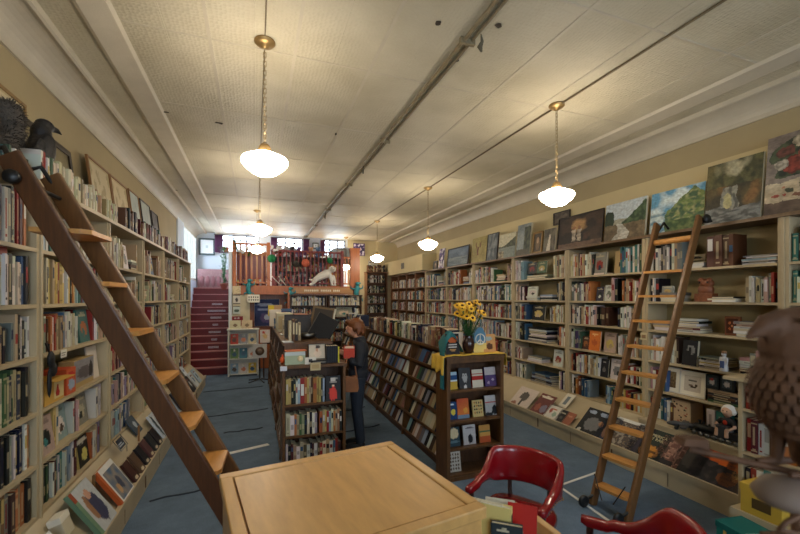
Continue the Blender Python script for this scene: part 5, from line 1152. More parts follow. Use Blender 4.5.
# ------------------------------------------------------------------ woman reading by the island
PH = math.radians(-104)
wm = thing('person', 'woman in a dark jacket and jeans reading a red book beside the island', 'person', (1.205,4.80,0), PH)
def limb(mb, pts, rs, n=12): return mb.tube(pts, rs, n)
m = MB()
m.ell((0,0,.90),(.155,.115,.13)).ell((0,.005,1.06),(.13,.10,.15)).ell((0,.012,1.22),(.155,.105,.13)).tube([(0,.02,1.28),(0,-.005,1.36),(0,-.02,1.43)],[.075,.05,.05],12)
m.ell((0,-.045,1.49),(.070,.088,.105),M=Matrix.Translation((0,0,0))).ell((0,-.062,1.425),(.048,.06,.045)).ell((0,-.138,1.475),(.012,.018,.02)).ell((0,-.128,1.435),(.022,.012,.008)).ell((.07,-.03,1.48),(.01,.018,.028)).ell((-.07,-.03,1.48),(.01,.018,.028))
for s in (-1,1):
    limb(m,[(s*.085,0,.88),(s*.09,-.01,.68),(s*.09,-.015,.47),(s*.088,.01,.30),(s*.085,.03,.10)],[.088,.078,.055,.052,.038])
    m.ell((s*.09,-.03,.045),(.042,.11,.04)).ell((s*.088,.03,.06),(.04,.05,.05))
    limb(m,[(s*.15,.02,1.29),(s*.195,.03,1.17),(s*.205+.02*(s>0),.01,1.05),(s*.165+.04*(s>0),-.085+.025*(s>0),1.09),(s*.085+.08*(s>0),-.165+.065*(s>0),1.15)],[.058,.05,.042,.036,.026])
    ox, oy = (.08, .065) if s > 0 else (0, 0)
    m.ell((s*.07+ox,-.192+oy,1.165),(.022,.034,.04))
    for k in range(4): m.tube([(s*.066+ox,-.205+oy,1.15+.016*k),(s*.045+ox,-.235+oy-.004*k,1.155+.017*k),(s*.018+ox,-.242+oy,1.16+.017*k),(s*.006+ox,-.230+oy,1.16+.016*k)],[.0105,.0095,.0085,.007],6)
    m.tube([(s*.075+ox,-.18+oy,1.195),(s*.05+ox,-.192+oy,1.225),(s*.03+ox,-.192+oy,1.235)],[.012,.010,.008],6)
blob('body', m, SKIN, wm, .0075, 1)
m = MB()
m.ell((0,.012,1.20),(.172,.125,.155)).ell((0,.008,1.04),(.165,.125,.17)).ell((0,.005,.92),(.172,.132,.12)).tube([(0,.02,1.31),(0,.012,1.37)],[.09,.065],14)
for s in (-1,1): limb(m,[(s*.13,.02,1.30),(s*.195,.03,1.18),(s*.208+.02*(s>0),.012,1.05),(s*.168+.04*(s>0),-.08+.025*(s>0),1.09),(s*.10+.075*(s>0),-.145+.055*(s>0),1.135)],[.078,.068,.058,.052,.042])
blob('jacket', m, JACK, wm, .009, 2)
m = MB().ell((0,0,.885),(.162,.122,.12))
for s in (-1,1): limb(m,[(s*.083,0,.88),(s*.09,-.01,.68),(s*.092,-.015,.47),(s*.09,.01,.30),(s*.087,.03,.085)],[.098,.088,.066,.064,.058])
blob('jeans', m, JEAN, wm, .009, 2)
for s in (-1,1):
    sh = blob('shoe', MB().ell((s*.09,-.04,.04),(.048,.125,.045)).ell((s*.088,.03,.06),(.045,.058,.055)).box(s*.09-.045,s*.09+.045,-.15,.085,.004,.03), BLACKP, wm, .008, 2)
    MB().box(s*.09-.047,s*.09+.047,-.152,.088,0,.018).build('sole', WHITEP, sh, .006)
m = MB().ell((0,-.010,1.53),(.086,.096,.078)).ell((0,.045,1.48),(.086,.068,.10)).ell((0,-.10,1.562),(.055,.036,.026))
for k in range(19):
    a = -.62+ (PI+1.24)*k/18; ca, sa = math.cos(a), math.sin(a); j_ = .012*math.sin(k*2.3); zb = 1.405+.02*math.sin(k*1.7)+(.03 if sa < 0 else 0)
    m.tube([(.03*ca,.02+.03*sa-.02,1.603),(.078*ca,.02+.068*sa-.01,1.555),(.097*ca,.018+.082*sa,1.49),((.095+j_)*ca,.02+(.080+j_)*sa,zb+.03),((.072+j_)*ca,.02+(.062+j_)*sa,zb)],[.016,.019,.018,.016,.008],7)
blob('hair', m, HAIR, wm, .0065, 1).location = (0,-.026,-.006)
for s in (-1,1):
    MB().ell((s*.028,-.124,1.492),(.012,.006,.006),8,5,rgb(60,40,30)).build('eye', COVER, wm)
MB().ell((0,-.139,1.437),(.022,.006,.006),8,5,rgb(150,70,66)).build('mouth', COVER, wm)
def inperson(v): return wm.matrix_basis @ Vector(v)
bk = stand_book('book','red book with a cream band held up by the woman in the dark jacket',.03,.13,.15,inperson((.205,-.105,1.13)),(0,.12,PI/2-.30),rgb(176,58,42),None,art=dabs(rgb(182,62,44),[(.5,.9,.5,.12,rgb(214,190,160))],3),group='')
t = thing('handbag', 'tan leather handbag hanging from the reading woman\'s shoulder', 'bag', tuple(inperson((.225,-.09,.74))), PH)
m = MB().prism([(-.10,0),(.10,0),(.115,.04),(.105,.15),(.075,.19),(-.075,.19),(-.105,.15),(-.115,.04)],-.035,.035,None,'y').build('bag_body', LEATH, t, .012); m.rotation_euler = (0,0,PI/2)
MB().tube([(0,.09,.17),(-.02,.06,.34),(-.075,.02,.62),(-.055,-.03,.61),(-.0,-.06,.34),(0,-.09,.17)],.010,8).build('strap', LEATH, t)
f = MB().prism([(-.095,.08),(.095,.08),(.085,.185),(-.085,.185)],-.041,-.036,None,'y').build('flap', LEATH, t, .003); f.rotation_euler = (0,0,PI/2); t.scale = (.85,.85,.95)

# ------------------------------------------------------------------ red stairs and landing
LZ = 2.14; NS = 12; RH = LZ/NS; Y0S = 10.46; RUN = .165; sx0, sx1 = -1.60, -.60
st = MB()
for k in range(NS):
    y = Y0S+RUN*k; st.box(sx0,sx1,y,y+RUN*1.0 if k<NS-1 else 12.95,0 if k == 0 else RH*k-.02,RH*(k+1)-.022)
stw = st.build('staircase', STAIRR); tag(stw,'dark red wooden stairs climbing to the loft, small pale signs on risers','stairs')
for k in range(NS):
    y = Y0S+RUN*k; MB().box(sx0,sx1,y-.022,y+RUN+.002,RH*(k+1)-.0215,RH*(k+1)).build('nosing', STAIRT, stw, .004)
for k, wd in ((4,.24),(5,.13),(6,.28),(7,.13),(8,.26),(9,.44),(10,.26)):
    kk = k-1; m = MB().box(-.98-wd/2,-.98+wd/2,Y0S+RUN*kk-.006,Y0S+RUN*kk,RH*kk+.055,RH*kk+.10,rgb(206,196,200))
    n = int(wd/.03)
    for q in range(n): m.box(-.98-wd/2+.015+q*.03,-.98-wd/2+.015+q*.03+.018,Y0S+RUN*kk-.0072,Y0S+RUN*kk-.006,RH*kk+.066,RH*kk+.09,rgb(110,80,90))
    m.build('riser_sign', COVER, stw)
struct(MB().prism([(10.40,0),(12.9,0),(12.9,3.0),(12.3,3.0),(10.40,LZ+.85)],-.60,-.53,None,'x').build('wall_stringer', WHITEW))
t = thing('stair_screen', 'pink brocade screen at the head of the red stairs', 'screen', (-1.1,12.86,LZ))
MB().box(-.48,.5,0,.03,0,.56).build('panel', PINK, t); 
for k in range(6): MB().lathe([(0,.02),(.05,.08),(.06,.2),(.045,.33),(0,.36)],12,axis=(-.36+.15*k,-.012)).build('medallion', mat('pink_medallion', rgb(160,108,112), .8), t).scale = (1,.3,1)
framed('wall_picture','picture','dark framed white picture on the wall above the red stairs',.44,.50,dabs(rgb(226,230,232),[(.5,.5,.12,.1,rgb(190,200,204))],1,.03),(X_at(207,12.97),12.96,3.12),0,0,mat('slate_frame', rgb(70,84,88), .5),fw=.05,nu=10,nv=10)
def curtain(px, w, label, z0=wz0-.03, Y=12.9):
    t = thing('curtain', label, 'curtain', (X_at(px,Y),Y,z0)); n = 24
    vs = [( -w/2+w*k/n, .02*math.sin(k*1.6), z) for z in (0,.26,.52) for k in range(n+1)]
    o = MB().add(vs,[(j*(n+1)+k,j*(n+1)+k+1,(j+1)*(n+1)+k+1,(j+1)*(n+1)+k) for j in range(2) for k in range(n)],None,True).build('drape', PURP, t); s = o.modifiers.new('t','SOLIDIFY'); s.thickness = .01
    MB().tube([(-w/2-.02,0,.525),(w/2+.02,0,.525)],.012,8).build('rod', BLACKM, t)
for px, w, lab in ((219,.22,'purple curtain at the end of the clerestory window over the stairs'),(274,.17,'purple curtain between the two lamps by the middle clerestory window'),(306.5,.17,'purple curtain on the far side of the middle clerestory window'),(323,.14,'purple curtain at the start of the third clerestory window')): curtain(px, w, lab)
framed('wall_picture','picture','tiny dark framed picture between the purple curtains',.2,.2,dabs(rgb(206,214,220),[(.5,.5,.2,.2,rgb(120,140,150))]),(X_at(315.5,12.97),12.96,3.44),0,0,mat('slate_frame', rgb(70,84,88), .5),fw=.035,nu=8,nv=8)
framed('wall_picture','picture','violet and white patterned hanging beside the third window',.40,.42,p_poster,(X_at(359,12.9),12.9,3.26),0,0,mat('violet_frame', rgb(90,60,90), .6),fw=.02,nu=16,nv=16)

# ------------------------------------------------------------------ loft
lx0, lx1, YL = -.52, 2.68, 10.5
struct(MB().box(lx0,lx1,YL+.06,13,LZ-.14,LZ).build('floor_loft', ORANGE))
fa = MB().box(lx0,lx1,YL,YL+.058,LZ-.20,LZ+.02).build('trim_9', ORANGE); struct(fa)
struct(MB().box(2.90,XR,12.95,12.995,0,ZC-.01).build('wall_corner', WALLP))
struct(MB().box(4.2,XR-.001,9.71,12.94,2.60,3.04).build('trim_10', WALLP))
t = thing('wall_vent', 'small grey vent on the cream box above the brown shelves', 'vent', (4.194,11.2,2.82), -PI/2)
MB().box(-.12,.12,-.006,.004,-.09,.09,rgb(130,126,118)).build('frame', COVER, t)
for k in range(6): MB().box(-.10,.10,-.012,-.006,-.075+.026*k,-.06+.026*k,rgb(80,80,78)).build('louver', COVER, t)
# railing: slatted wood gate at the stair end, red rails along the front
def rail(name, label, x0, x1, h, m, step, sw, y=YL+.03, post=True):
    t = thing(name, label, 'railing', (x0,y,LZ+.021)); L = x1-x0
    MB().box(0,L,-.03,.03,h-.05,h).build('top_rail', m, t, .004); MB().box(0,L,-.02,.02,.05,.09).build('bottom_rail', m, t, .004)
    n = int(L/step)
    for k in range(n): MB().box((k+.5)*L/n-sw/2,(k+.5)*L/n+sw/2,-.012,.012,.09,h-.05).build('baluster', m, t)
    if post:
        for a in (0,L-.08): MB().box(a,a+.08,-.035,.035,0,h+.03).build('newel_post', m, t, .004)
rail('slatted_railing','orange wood slatted railing at the stair end of the loft',lx0,.36,1.06,ORANGE,.125,.045)
rail('red_railing','dark red spindle railing along the middle of the loft edge',.40,2.24,.92,CHERRY,.10,.032)
tag(MB().box(2.42,2.68,YL-.02,YL+.10,LZ+.022,LZ+1.02).box(2.40,2.70,YL-.03,YL+.11,LZ+1.02,LZ+1.06).build('wood_pillar', ORANGE), 'stout orange wooden pillar at the end of the loft railing', 'pillar')['kind'] = 'thing'
rail('slatted_railing','orange slatted panel beside the stout loft pillar',2.24,2.42,.80,ORANGE,.06,.03,post=False)
# sign board lettering on the fascia (too small to read)
sb = thing('sign_board', 'long varnished sign board with pale letters below the loft railing', 'sign', (.86,YL-.03,LZ-.175))
MB().box(0,1.62,0,.028,0,.16).build('board', mat('varnished_board', rgb(190,134,70), .35, var=.25, vscale=6, stretch=(.6,5,5)), sb, .004)
m = MB(); x = .34
for wd in 'xxxxxxxx xxxxxx xxxx':
    if wd != ' ': m.box(x,x+.034,-.004,0,.055,.105,rgb(232,220,190))
    x += .047
m.build('letters', COVER, sb)
def gecko(px, py, label, Y=YL-.06, s=1.0):
    X = X_at(px,Y); t = thing('lizard_figure', label, 'figure', (X,Y,Z_at(py,X,Y)), random.uniform(-.2,.2), 'teal lizards on the loft edge')
    m = MB().tube([(0,0,.26),(.01,0,.20),(-.02,0,.08),(.0,0,-.04),(.03,0,-.14),(.0,0,-.24),(-.05,0,-.28)],[.03,.055,.065,.055,.035,.018,.006],10).ell((.01,-.02,.29),(.05,.055,.045)).ell((.05,-.03,.30),(.05,.03,.022))
    for (x,z,dx,dz) in ((.04,.16,.09,.07),(-.05,.16,-.09,.05),(.04,-.04,.08,-.07),(-.04,-.04,-.08,-.06)): m.tube([(x,0,z),(x+dx,-.02,z+dz*.4),(x+dx*1.1,-.02,z+dz*1.4)],[.022,.018,.012],8)
    b = blob('body', m, TEALF, t, .011, 1); b.scale = (s,)*3
gecko(249,291,'teal lizard figure climbing the wooden wall by the small notice',s=.9); gecko(290,300,'teal lizard figure hanging at the start of the sign board'); gecko(357,296,'teal lizard figure hanging at the end of the sign board',s=1.15)
# things along the loft rail
def plant(px, py, Y, h, w, n, label, flower=None, pot=True, trail=False):
    X = X_at(px,Y); t = thing('potted_plant', label, 'plant', (X,Y,Z_at(py,X,Y)))
    if pot: MB().lathe([(0,0),(.07,0),(.10,.16),(.11,.16),(.11,.19),(.09,.19),(.085,.16),(0,.15)],18).build('pot', TERRA, t)
    z0 = .17 if pot else 0
    m = MB(); sm_ = MB()
    for k in range(n):
        a = random.uniform(0,2*PI); r = w*random.random()**.5; z = z0+h*random.random()
        c = Vector((r*math.cos(a)*(1 if not trail else .6),r*math.sin(a)*.6,z)); d = Vector((math.cos(a),math.sin(a)*.6,random.uniform(-.5,.9))).normalized(); s = d.cross(Vector((0,0,1))); s = s.normalized() if s.length > .1 else Vector((1,0,0)); l = random.uniform(.06,.12)
        m.add([c,c+d*l*.45+s*l*.28,c+d*l,c+d*l*.45-s*l*.28],[(0,1,2,3)])
        if k%6==0: sm_.tube([(0,0,z0),tuple(c*.6+Vector((0,0,z0*.4))),tuple(c)],.005,5)
    m.build('foliage', LEAF, t); sm_.build('stems', LEAF, t)
    if flower:
        for k in range(9):
            a = random.uniform(0,2*PI); r = w*random.random()**.5; MB().ell((r*math.cos(a),-.06+r*math.sin(a)*.5,z0+h*random.uniform(.3,1)),(.045,.045,.04),8,5).build('blossom', flower if k else PINKF, t)
plant(224,290,12.3,1.05,.15,150,'tall climbing green plant at the head of the red stairs',trail=True)
plant(237,251,YL+.04,.34,.16,40,'green leafed plant on the stair end of the slatted railing',pot=False)
plant(248,256,YL+.04,.22,.24,40,'white flowering plant on top of the slatted railing',flower=WHITEF,pot=False)
plant(275,254,YL+.10,.20,.15,30,'small white flowering plant at the start of the red railing',flower=WHITEF,pot=False)
plant(329,262,YL+.2,.35,.12,34,'narrow green plant behind the red railing beside the drum shade',pot=False)
t = tag(MB().lathe([(0,0),(.07,0),(.095,.15),(.10,.15),(.09,.15),(.07,.02),(0,.02)],16).build('clay_pot', TERRA), 'empty clay pot on the window ledge over the stairs', 'pot'); t.location = (X_at(226,12.85),12.85,3.22)
def ball(px, py, r, m, name, label, cat):
    X = X_at(px,YL-.02); t = thing(name, label, cat, (X,YL-.06,Z_at(py,X,YL-.06)))
    b = MB()
    for k in range(70):
        a = k*2.4; z = 1-2*(k+.5)/70; q = math.sqrt(1-z*z); b.ell((r*.8*q*math.cos(a),r*.6*q*math.sin(a),r*.8*z),(r*.28,r*.28,r*.28),6,4)
    b.build('ball', m, t); MB().tube([(0,0,r),(0,.03,r+.08)],.006,6).build('hanger', BLACKM, t)
ball(271.5,258.5,.10,GREENB,'green_ornament','round green ornament hanging at the start of the red railing','ornament'); ball(329.5,260.5,.075,GREENB,'green_ornament','smaller round green ornament hanging near the plush dog','ornament'); ball(305.5,263,.10,PINKF,'flower_ball','coral flower ball hanging on the middle of the red railing','ornament'); ball(296,264,.08,mat('dark_ornament',rgb(60,56,50),.6,var=.4,vscale=30),'dark_ornament','dark round ornament beside the coral flower ball','ornament')
def sofa(px0, px1, py0, py1, Y, m, label):
    a, b = X_at(px0,Y), X_at(px1,Y); z = LZ; h = Z_at(py0,(a+b)/2,Y)-z
    t = thing('upholstered_sofa', label, 'sofa', (a,Y,z)); L = b-a
    pr = [(0,0),(L,0),(L,h*.86),(L*.85,h*.97),(L*.5,h),(L*.15,h*.97),(0,h*.86)]
    MB().prism(pr,0,.16,None,'y').build('backrest', m, t, .04); MB().box(.12,L-.12,-.6,0,.2,.45).build('seat', m, t, .03)
    for x in (0,L-.14): MB().box(x,x+.14,-.62,0,.05,.62).build('armrest', m, t, .04)
BLUEW = mat('pale_blue_upholstery', rgb(176,186,206), .85, var=.08, vscale=8)
sofa(278,302,247.5,258,11.7,BLUEW,'pale blue sofa back showing above the red railing')
t = thing('drum_lampshade', 'large pale domed floor lamp with a small picture, behind the loft railing', 'lamp', (X_at(343,11.6),11.6,LZ))
MB().lathe([(.42,.75),(.44,.80),(.40,1.08),(.30,1.17),(0,1.19)],28).lathe([(.40,.76),(.42,.80),(.38,1.06),(.28,1.15),(0,1.17)],28).build('shade', mat('pale_shade', rgb(196,206,214), .8), t)
MB().tube([(0,0,.03),(0,0,1.0)],.02,8).lathe([(0,0),(.18,0),(.18,.02),(.03,.04),(0,.04)],20).build('stand', BRASS, t)
framed('loft_picture','picture','small pale portrait picture standing in front of the domed lamp',.26,.30,dabs(rgb(206,202,196),[(.5,.4,.22,.26,rgb(150,120,96)),(.5,.7,.2,.14,rgb(96,84,74))],3),(X_at(341.5,11.0),11.0,2.93),0,0,BLACKM,fw=.01,nu=12,nv=12)
t = thing('picture_stand','thin black stand holding up the portrait picture on the loft','stand',(X_at(341.5,11.0),11.03,LZ)); MB().tube([(0,0,0),(0,0,.78)],.01,8).build('pole',BLACKM,t); MB().box(-.12,.12,-.06,.03,.772,.787).build('rest',BLACKM,t); MB().lathe([(0,0),(.12,0),(.12,.012),(0,.015)],18).build('foot_plate',BLACKM,t)
# white plush dog lying on the loft edge shelf, brown barrel behind
X = X_at(326,YL+.02)
t = thing('plush_dog', 'white plush dog lying on the loft edge above the sign board', 'soft toy', (X,YL+.02,LZ+.055), 0)
m = MB().tube([(-.32,-.02,.12),(-.15,0,.22),(.02,0,.30),(.12,0,.34)],[.06,.10,.12,.08],12).ell((.16,-.03,.42),(.085,.10,.09)).ell((.18,-.13,.39),(.04,.06,.04)).tube([(.10,-.02,.26),(.14,-.04,.12),(.15,-.05,-.02)],[.06,.045,.04],10).tube([(.18,.04,.26),(.23,.03,.12),(.24,.02,-.02)],[.06,.045,.04],10).tube([(-.28,-.05,.12),(-.36,-.08,.03),(-.44,-.08,-.01)],[.06,.045,.035],10).tube([(-.30,.06,.10),(-.34,.06,.03),(-.36,.02,-.01)],[.06,.05,.04],10).ell((.09,.0,.42),(.025,.03,.07)).ell((.24,.0,.42),(.025,.03,.07)).tube([(-.34,0,.12),(-.45,.02,.14)],[.035,.02],8)
blob('body', m, DOGW, t, .014, 2); MB().ell((.18,-.19,.40),(.014,.012,.011),8,5).build('nose', BLACKM, t)
for sx in (.13,.20): MB().ell((sx,-.115,.45),(.010,.008,.010),8,5).build('eye', BLACKM, t)
t = thing('wooden_crate', 'orange wooden crate standing behind the white plush dog', 'crate', (X_at(332.5,YL+.19),YL+.19,LZ+.001), .15)
MB().box(-.17,.17,-.10,.10,0,.62).build('body', ORANGE, t, .004)
for z in (.1,.32,.54): MB().box(-.175,.175,-.106,-.10,z-.05,z+.05).build('slat', TREAD, t)
t = opencase('loft_cabinet','orange wood cabinet standing behind the slatted loft railing',-.44,.28,10.86,.35,3.02,[],ORANGE,'cabinet')
t.location.z = 0
for o_ in list(t.children): bpy.data.objects.remove(o_)
MB().box(0,.72,0,.35,LZ+.002,LZ+.86).build('body', ORANGE, t, .005); MB().box(-.02,.74,-.02,.36,LZ+.86,LZ+.90).build('top', ORANGE, t, .004)
for k in range(2): MB().box(.03+.34*k,.35+.34*k,-.015,0,LZ+.06,LZ+.80).build('door', CHERRY, t, .004)
lc = thing('loft_bookcase','low dark bookcase of mixed books right behind the red railing','bookcase',(.46,10.82,LZ+.002))
for x in (0,.86,1.73): MB().box(x,x+.025,0,.28,0,.78).build('side_panel', DARKW, lc)
for z in (.03,.40,.78): MB().box(0,1.755,0,.28,z,z+.022).build('shelf', DARKW, lc)
MB().box(0,1.755,.27,.28,0,.8).build('back_panel', DARKW, lc)
for x in (.03,.89):
    for z in (.053,.423): Run((.46+x,10.83,LZ+z+.002),0,.82,.32,.24,('%s shelf' % ('lower' if z<.2 else 'upper'),'low case behind the red railing')).rand('rkwbiovwkgrymk', hr=(.5,.95), wr=(.025,.05))
random.seed(14)
for k, (px, c, nm_) in enumerate(((280,(190,70,60),'red'),(286,(206,206,214),'white'),(292,(70,60,66),'charcoal'),(299,(120,90,140),'violet'),(311,(206,150,110),'peach'),(318,(90,120,160),'blue'))):
    X = X_at(px,10.95); t = thing('stuffed_toy', '%s stuffed toy sitting on the low case behind the red railing' % nm_, 'soft toy', (X,10.95,LZ+.806), random.uniform(-.4,.4), 'toys behind the red railing')
    m = MB().ell((0,0,.10),(.07,.06,.10)).ell((0,-.01,.23),(.06,.055,.055)).ell((.045,0,.28),(.025,.015,.03)).ell((-.045,0,.28),(.025,.015,.03)).tube([(.06,-.01,.14),(.11,-.06,.10)],[.025,.02],8).tube([(-.06,-.01,.14),(-.11,-.06,.10)],[.025,.02],8).tube([(.035,-.03,.03),(.06,-.11,.025)],[.03,.025],8).tube([(-.035,-.03,.03),(-.06,-.11,.025)],[.03,.025],8)
    blob('body', m, mat('plush_%s' % nm_, rgb(*c), .9, bump=.4, bscale=80), t, .012, 1)
    for sx in (-.02,.02): MB().ell((sx,-.062,.245),(.007,.006,.007),6,4).build('eye', BLACKM, t)
# low mixed row of books and bric-a-brac boxes on the loft edge
random.seed(8)
r = Run((-.42,YL-.0+.09,LZ+.022),0,.8,.22,.2,('loft edge','slatted railing')); r.spines('yrkoykwrboykrw', hr=(.6,.95), wr=(.03,.05))
r = Run((.48,YL+.09,LZ+.022),0,1.2,.34,.2,('loft edge','red railing')); r.spines('rkiwvkoekbrwkmnwkdvwkrikvwm', hr=(.3,.95), wr=(.03,.05))
r = Run((1.56,YL+.11,LZ+.022),0,.7,.32,.2,('loft edge','plush dog')); r.spines('kwdskcwkmskwdkwcs', hr=(.5,.95), wr=(.026,.045))
for k, (px, col) in enumerate(((276,'red'),(281,'white'),(286,'white'),(291,'coral'))):
    X = X_at(px,YL-.05); t = tag(MB().tube([(0,0,0),(-.25+.04*k,.02,.22)],[.010,.008],6).ell((-.25+.04*k,.02,.22),(.02,.02,.02),6,4).build('painted_stick', [CHERRY,WHITEP,WHITEP,PINKF][k]), '%s painted stick leaning on the loft edge, %s of the fan' % (col,ORD[k]), 'stick', 'fan of painted sticks'); t.location = (X,YL-.02,LZ+.03)
# ------------------------------------------------------------------ shelves below the loft
opencase('loft_bookcase','dark bookcase below the sign board, first half',.82,1.74,10.18,.3,1.93,[.1,.42,.74,1.06,1.36,1.66],DARKW)
opencase('loft_bookcase','dark bookcase below the sign board, by the far lizard',1.78,2.66,10.18,.3,1.93,[.1,.42,.74,1.06,1.36,1.66],DARKW)
opencase('corner_bookcase','tall brown bookcase in the corner under the white photo rack',3.46,4.18,12.6,.3,2.72,[.6,.98,1.36,1.68,2.02,2.36],WALN)
Run((3.5,12.62,2.721),0,.62,.3,.2,('top board','corner bookcase')).rand('hdskdcu', hr=(.6,.8), wr=(.03,.05))
for n_, (x0, x1) in enumerate(((.85,1.71),(1.81,2.63))):
    for z in (.74,1.06,1.36,1.66):
        r = Run((x0+.01,10.20,z+.001),0,x1-x0-.02,.27,.26,('shelf at %d cm' % int(z*100),'dark loft bookcase')); 
        if z == 1.36 and n_ == 1: r.rand(MIXA,end=.15,hr=(.7,.9)); r.face(.17,.42,.25,'z'); r.rand(MIXA,x=.62,hr=(.7,.9))
        else: r.rand('wcwekcswlbcw' if z>1.5 else MIXA, hr=(.66,.92), wr=(.02,.035))
for z in (.98,1.36,1.68,2.02,2.36): Run((3.5,12.62,z+.001),0,.62,.27,.26,('shelf','corner bookcase')).rand('wkegkcwkd', hr=(.7,.95), wr=(.02,.035))
t = thing('hanging_photo_rack', 'white wire rack of small photos above the corner bookcase', 'rack', (3.78,12.93,2.78))
for k in range(4): MB().tube([(-.17+.113*k,0,-.02),(-.17+.113*k,0,.34)],.006,6).build('upright_wire', STEEL, t)
for j in range(3):
    for k in range(3): MB().box(-.165+.115*k,-.07+.115*k,-.015,-.008,.0+.115*j,.095+.115*j,rgb(226,224,218)).box(-.15+.115*k,-.085+.115*k,-.0165,-.015,.02+.115*j,.075+.115*j,random.choice([rgb(120,110,100),rgb(80,84,92),rgb(150,130,110)])).build('photo', COVER, t)
# brown bookcases on the wall beyond the cream bays
for k, (y0, y1) in enumerate(((9.71,10.41),(10.42,11.12),(11.13,11.83),(11.84,12.54))):
    t = bay('R', y0, y1, ['brown bookcase under the vent box next to the cream bays','second brown bookcase under the vent box','third brown bookcase under the vent box','last brown bookcase in the far corner under the vent box'][k], WALN, False)
    for j in range(6):
        Run((XRF+.012,y1-.045,SHZ[j]+.001),-PI/2,y1-y0-.09,.27,.28,(SHN[j],ORD[k]+' brown bookcase under the vent')).rand(MIXR, hr=(.7,.95), wr=(.02,.035))
    pass
# recess under the loft: wall, posters, notice
struct(MB().box(lx0,.80,11.0,11.05,0,LZ-.15).build('wall_recess', ORANGE))
struct(MB().box(.77,.81,10.2,11.0,0,LZ-.15).build('trim_11', ORANGE))
struct(MB().box(lx0,-.12,10.47,10.5,0,LZ-.21).build('trim_12', TAN))
def flat(name, label, cat, px, py0, py1, w, Y, art, frame=None, nu=14, nv=14):
    X = X_at(px,Y); z0 = Z_at(py1,X,Y); z1 = Z_at(py0,X,Y)
    t = thing(name, label, cat, (X,Y,z0)); MB().box(-w/2,w/2,-.014,0,0,z1-z0,rgb(196,186,168)).build('card', COVER, t); MB().picture(-w/2+.006,w/2-.006,.006,z1-z0-.006,-.0152,art,nu,nv).build('printed_face', COVER, t)
flat('notice_board','small white notice with two rows of dark words under the loft','sign',253.5,294.5,302.5,.29,10.35,lambda u,v: rgb(70,66,64) if (abs(v-.68)<.1 or abs(v-.3)<.1) and .1<u<.9 and int(u*11)%2 else rgb(226,222,208),22 and None,22,14)
flat('wall_card','cream card at the top of the column beside the stairs','card',236.5,286,294,.19,10.46,lambda u,v: rgb(214,196,160) if nz(u,v,9,2)<.2 else rgb(180,160,126))
flat('wall_card','dark edged portrait card second down the column beside the stairs','card',236.7,295,304,.17,10.46,dabs(rgb(210,204,192),[(.5,.45,.2,.26,rgb(80,76,76)),(.5,.97,.6,.05,rgb(50,46,44)),(.5,.03,.6,.05,rgb(50,46,44))]))
flat('wall_card','green landscape card third down the column beside the stairs','card',236.7,306,314,.17,10.46,dabs(rgb(190,200,196),[(.5,.4,.4,.2,rgb(80,96,84)),(.5,.97,.6,.05,rgb(50,46,44))]))
flat('wall_poster','maroon poster lowest on the column beside the stairs','poster',237.5,316,326,.26,10.44,dabs(rgb(130,44,52),[(.3,.8,.1,.1,rgb(190,180,190)),(.6,.8,.1,.1,rgb(190,180,190))]))
flat('wall_poster','large blue star poster in the recess under the loft','poster',267,299,326,.62,10.9,dabs(rgb(52,62,106),[(.4,.8,.36,.06,rgb(170,180,206)),(.4,.62,.3,.05,rgb(150,160,196)),(.5,.3,.3,.2,rgb(96,84,128)),(.5,.32,.14,.1,rgb(190,196,214))],3),None,26,26)
flat('wall_poster','yellow and tan booklet standing in the recess by the island','poster',275,305,316,.34,10.6,lambda u,v: rgb(220,196,60) if u<.4 else rgb(196,160,120))
# white wire rack of children's books
t = opencase('rack_stand','cream rack of picture books at the foot of the red stairs',-.60,.08,10.05,.24,1.12,[.06,.42,.76],WHITEP,'rack')
cols_ = [('blue and white',(140,166,190)),('pale',(206,200,196)),('yellow',(206,176,80)),('green',(110,140,96)),('teal',(70,120,140)),('white',(214,210,204)),('red',(176,70,60)),('grey',(150,156,166)),('cream',(216,204,170))]
i = 0
for z in (.06,.42,.76):
    for k in range(3):
        nm_, c = cols_[i]
        b = ledge_item('picture_book','%s picture book on the stair rack, %s shelf up' % (nm_, {.06:'lowest',.42:'middle',.76:'top'}[z]),'book','L',0,.17,.24,dabs(rgb(*c),[(.5,.4,.3,.2,rgb(*random.choice([(90,80,76),(190,120,90),(70,100,130)]))),(.5,.8,.3,.06,rgb(230,226,214))],i),th=.012,tilt=.2,group='picture books on the stair rack',nu=10,nv=10)
        b.location = (-.46+.20*k,10.09,z+.002); b.rotation_euler = (-.2,0,0); i += 1
for k, (px, c) in enumerate(((233,(206,200,170)),(240,(200,180,150)))):
    b = ledge_item('picture_book',['pale picture book standing on top of the stair rack','tan picture book on top of the stair rack'][k],'book','L',0,.24,.2,dabs(rgb(*c),[(.5,.4,.2,.2,rgb(130,110,90))],k),th=.012,tilt=.2,nu=10,nv=10); b.location = (-.44+.26*k,10.12,1.122); b.rotation_euler = (-.2,0,0)
t = thing('sign_stand', 'black floor stand holding a white sign with a round brown picture', 'stand', (.10,9.32,0))
for a in range(5): MB().tube([(0,0,.06),(.16*math.cos(a*1.257),.16*math.sin(a*1.257),.03),(.28*math.cos(a*1.257),.28*math.sin(a*1.257),.012)],[.016,.012,.010],8).build('foot', BLACKM, t)
MB().tube([(0,0,.04),(0,0,.62)],.014,8).build('pole', BLACKM, t)
s_ = MB().box(-.15,.15,-.02,-.008,.52,.83,rgb(226,222,214)).build('sign_panel', COVER, t, .003)
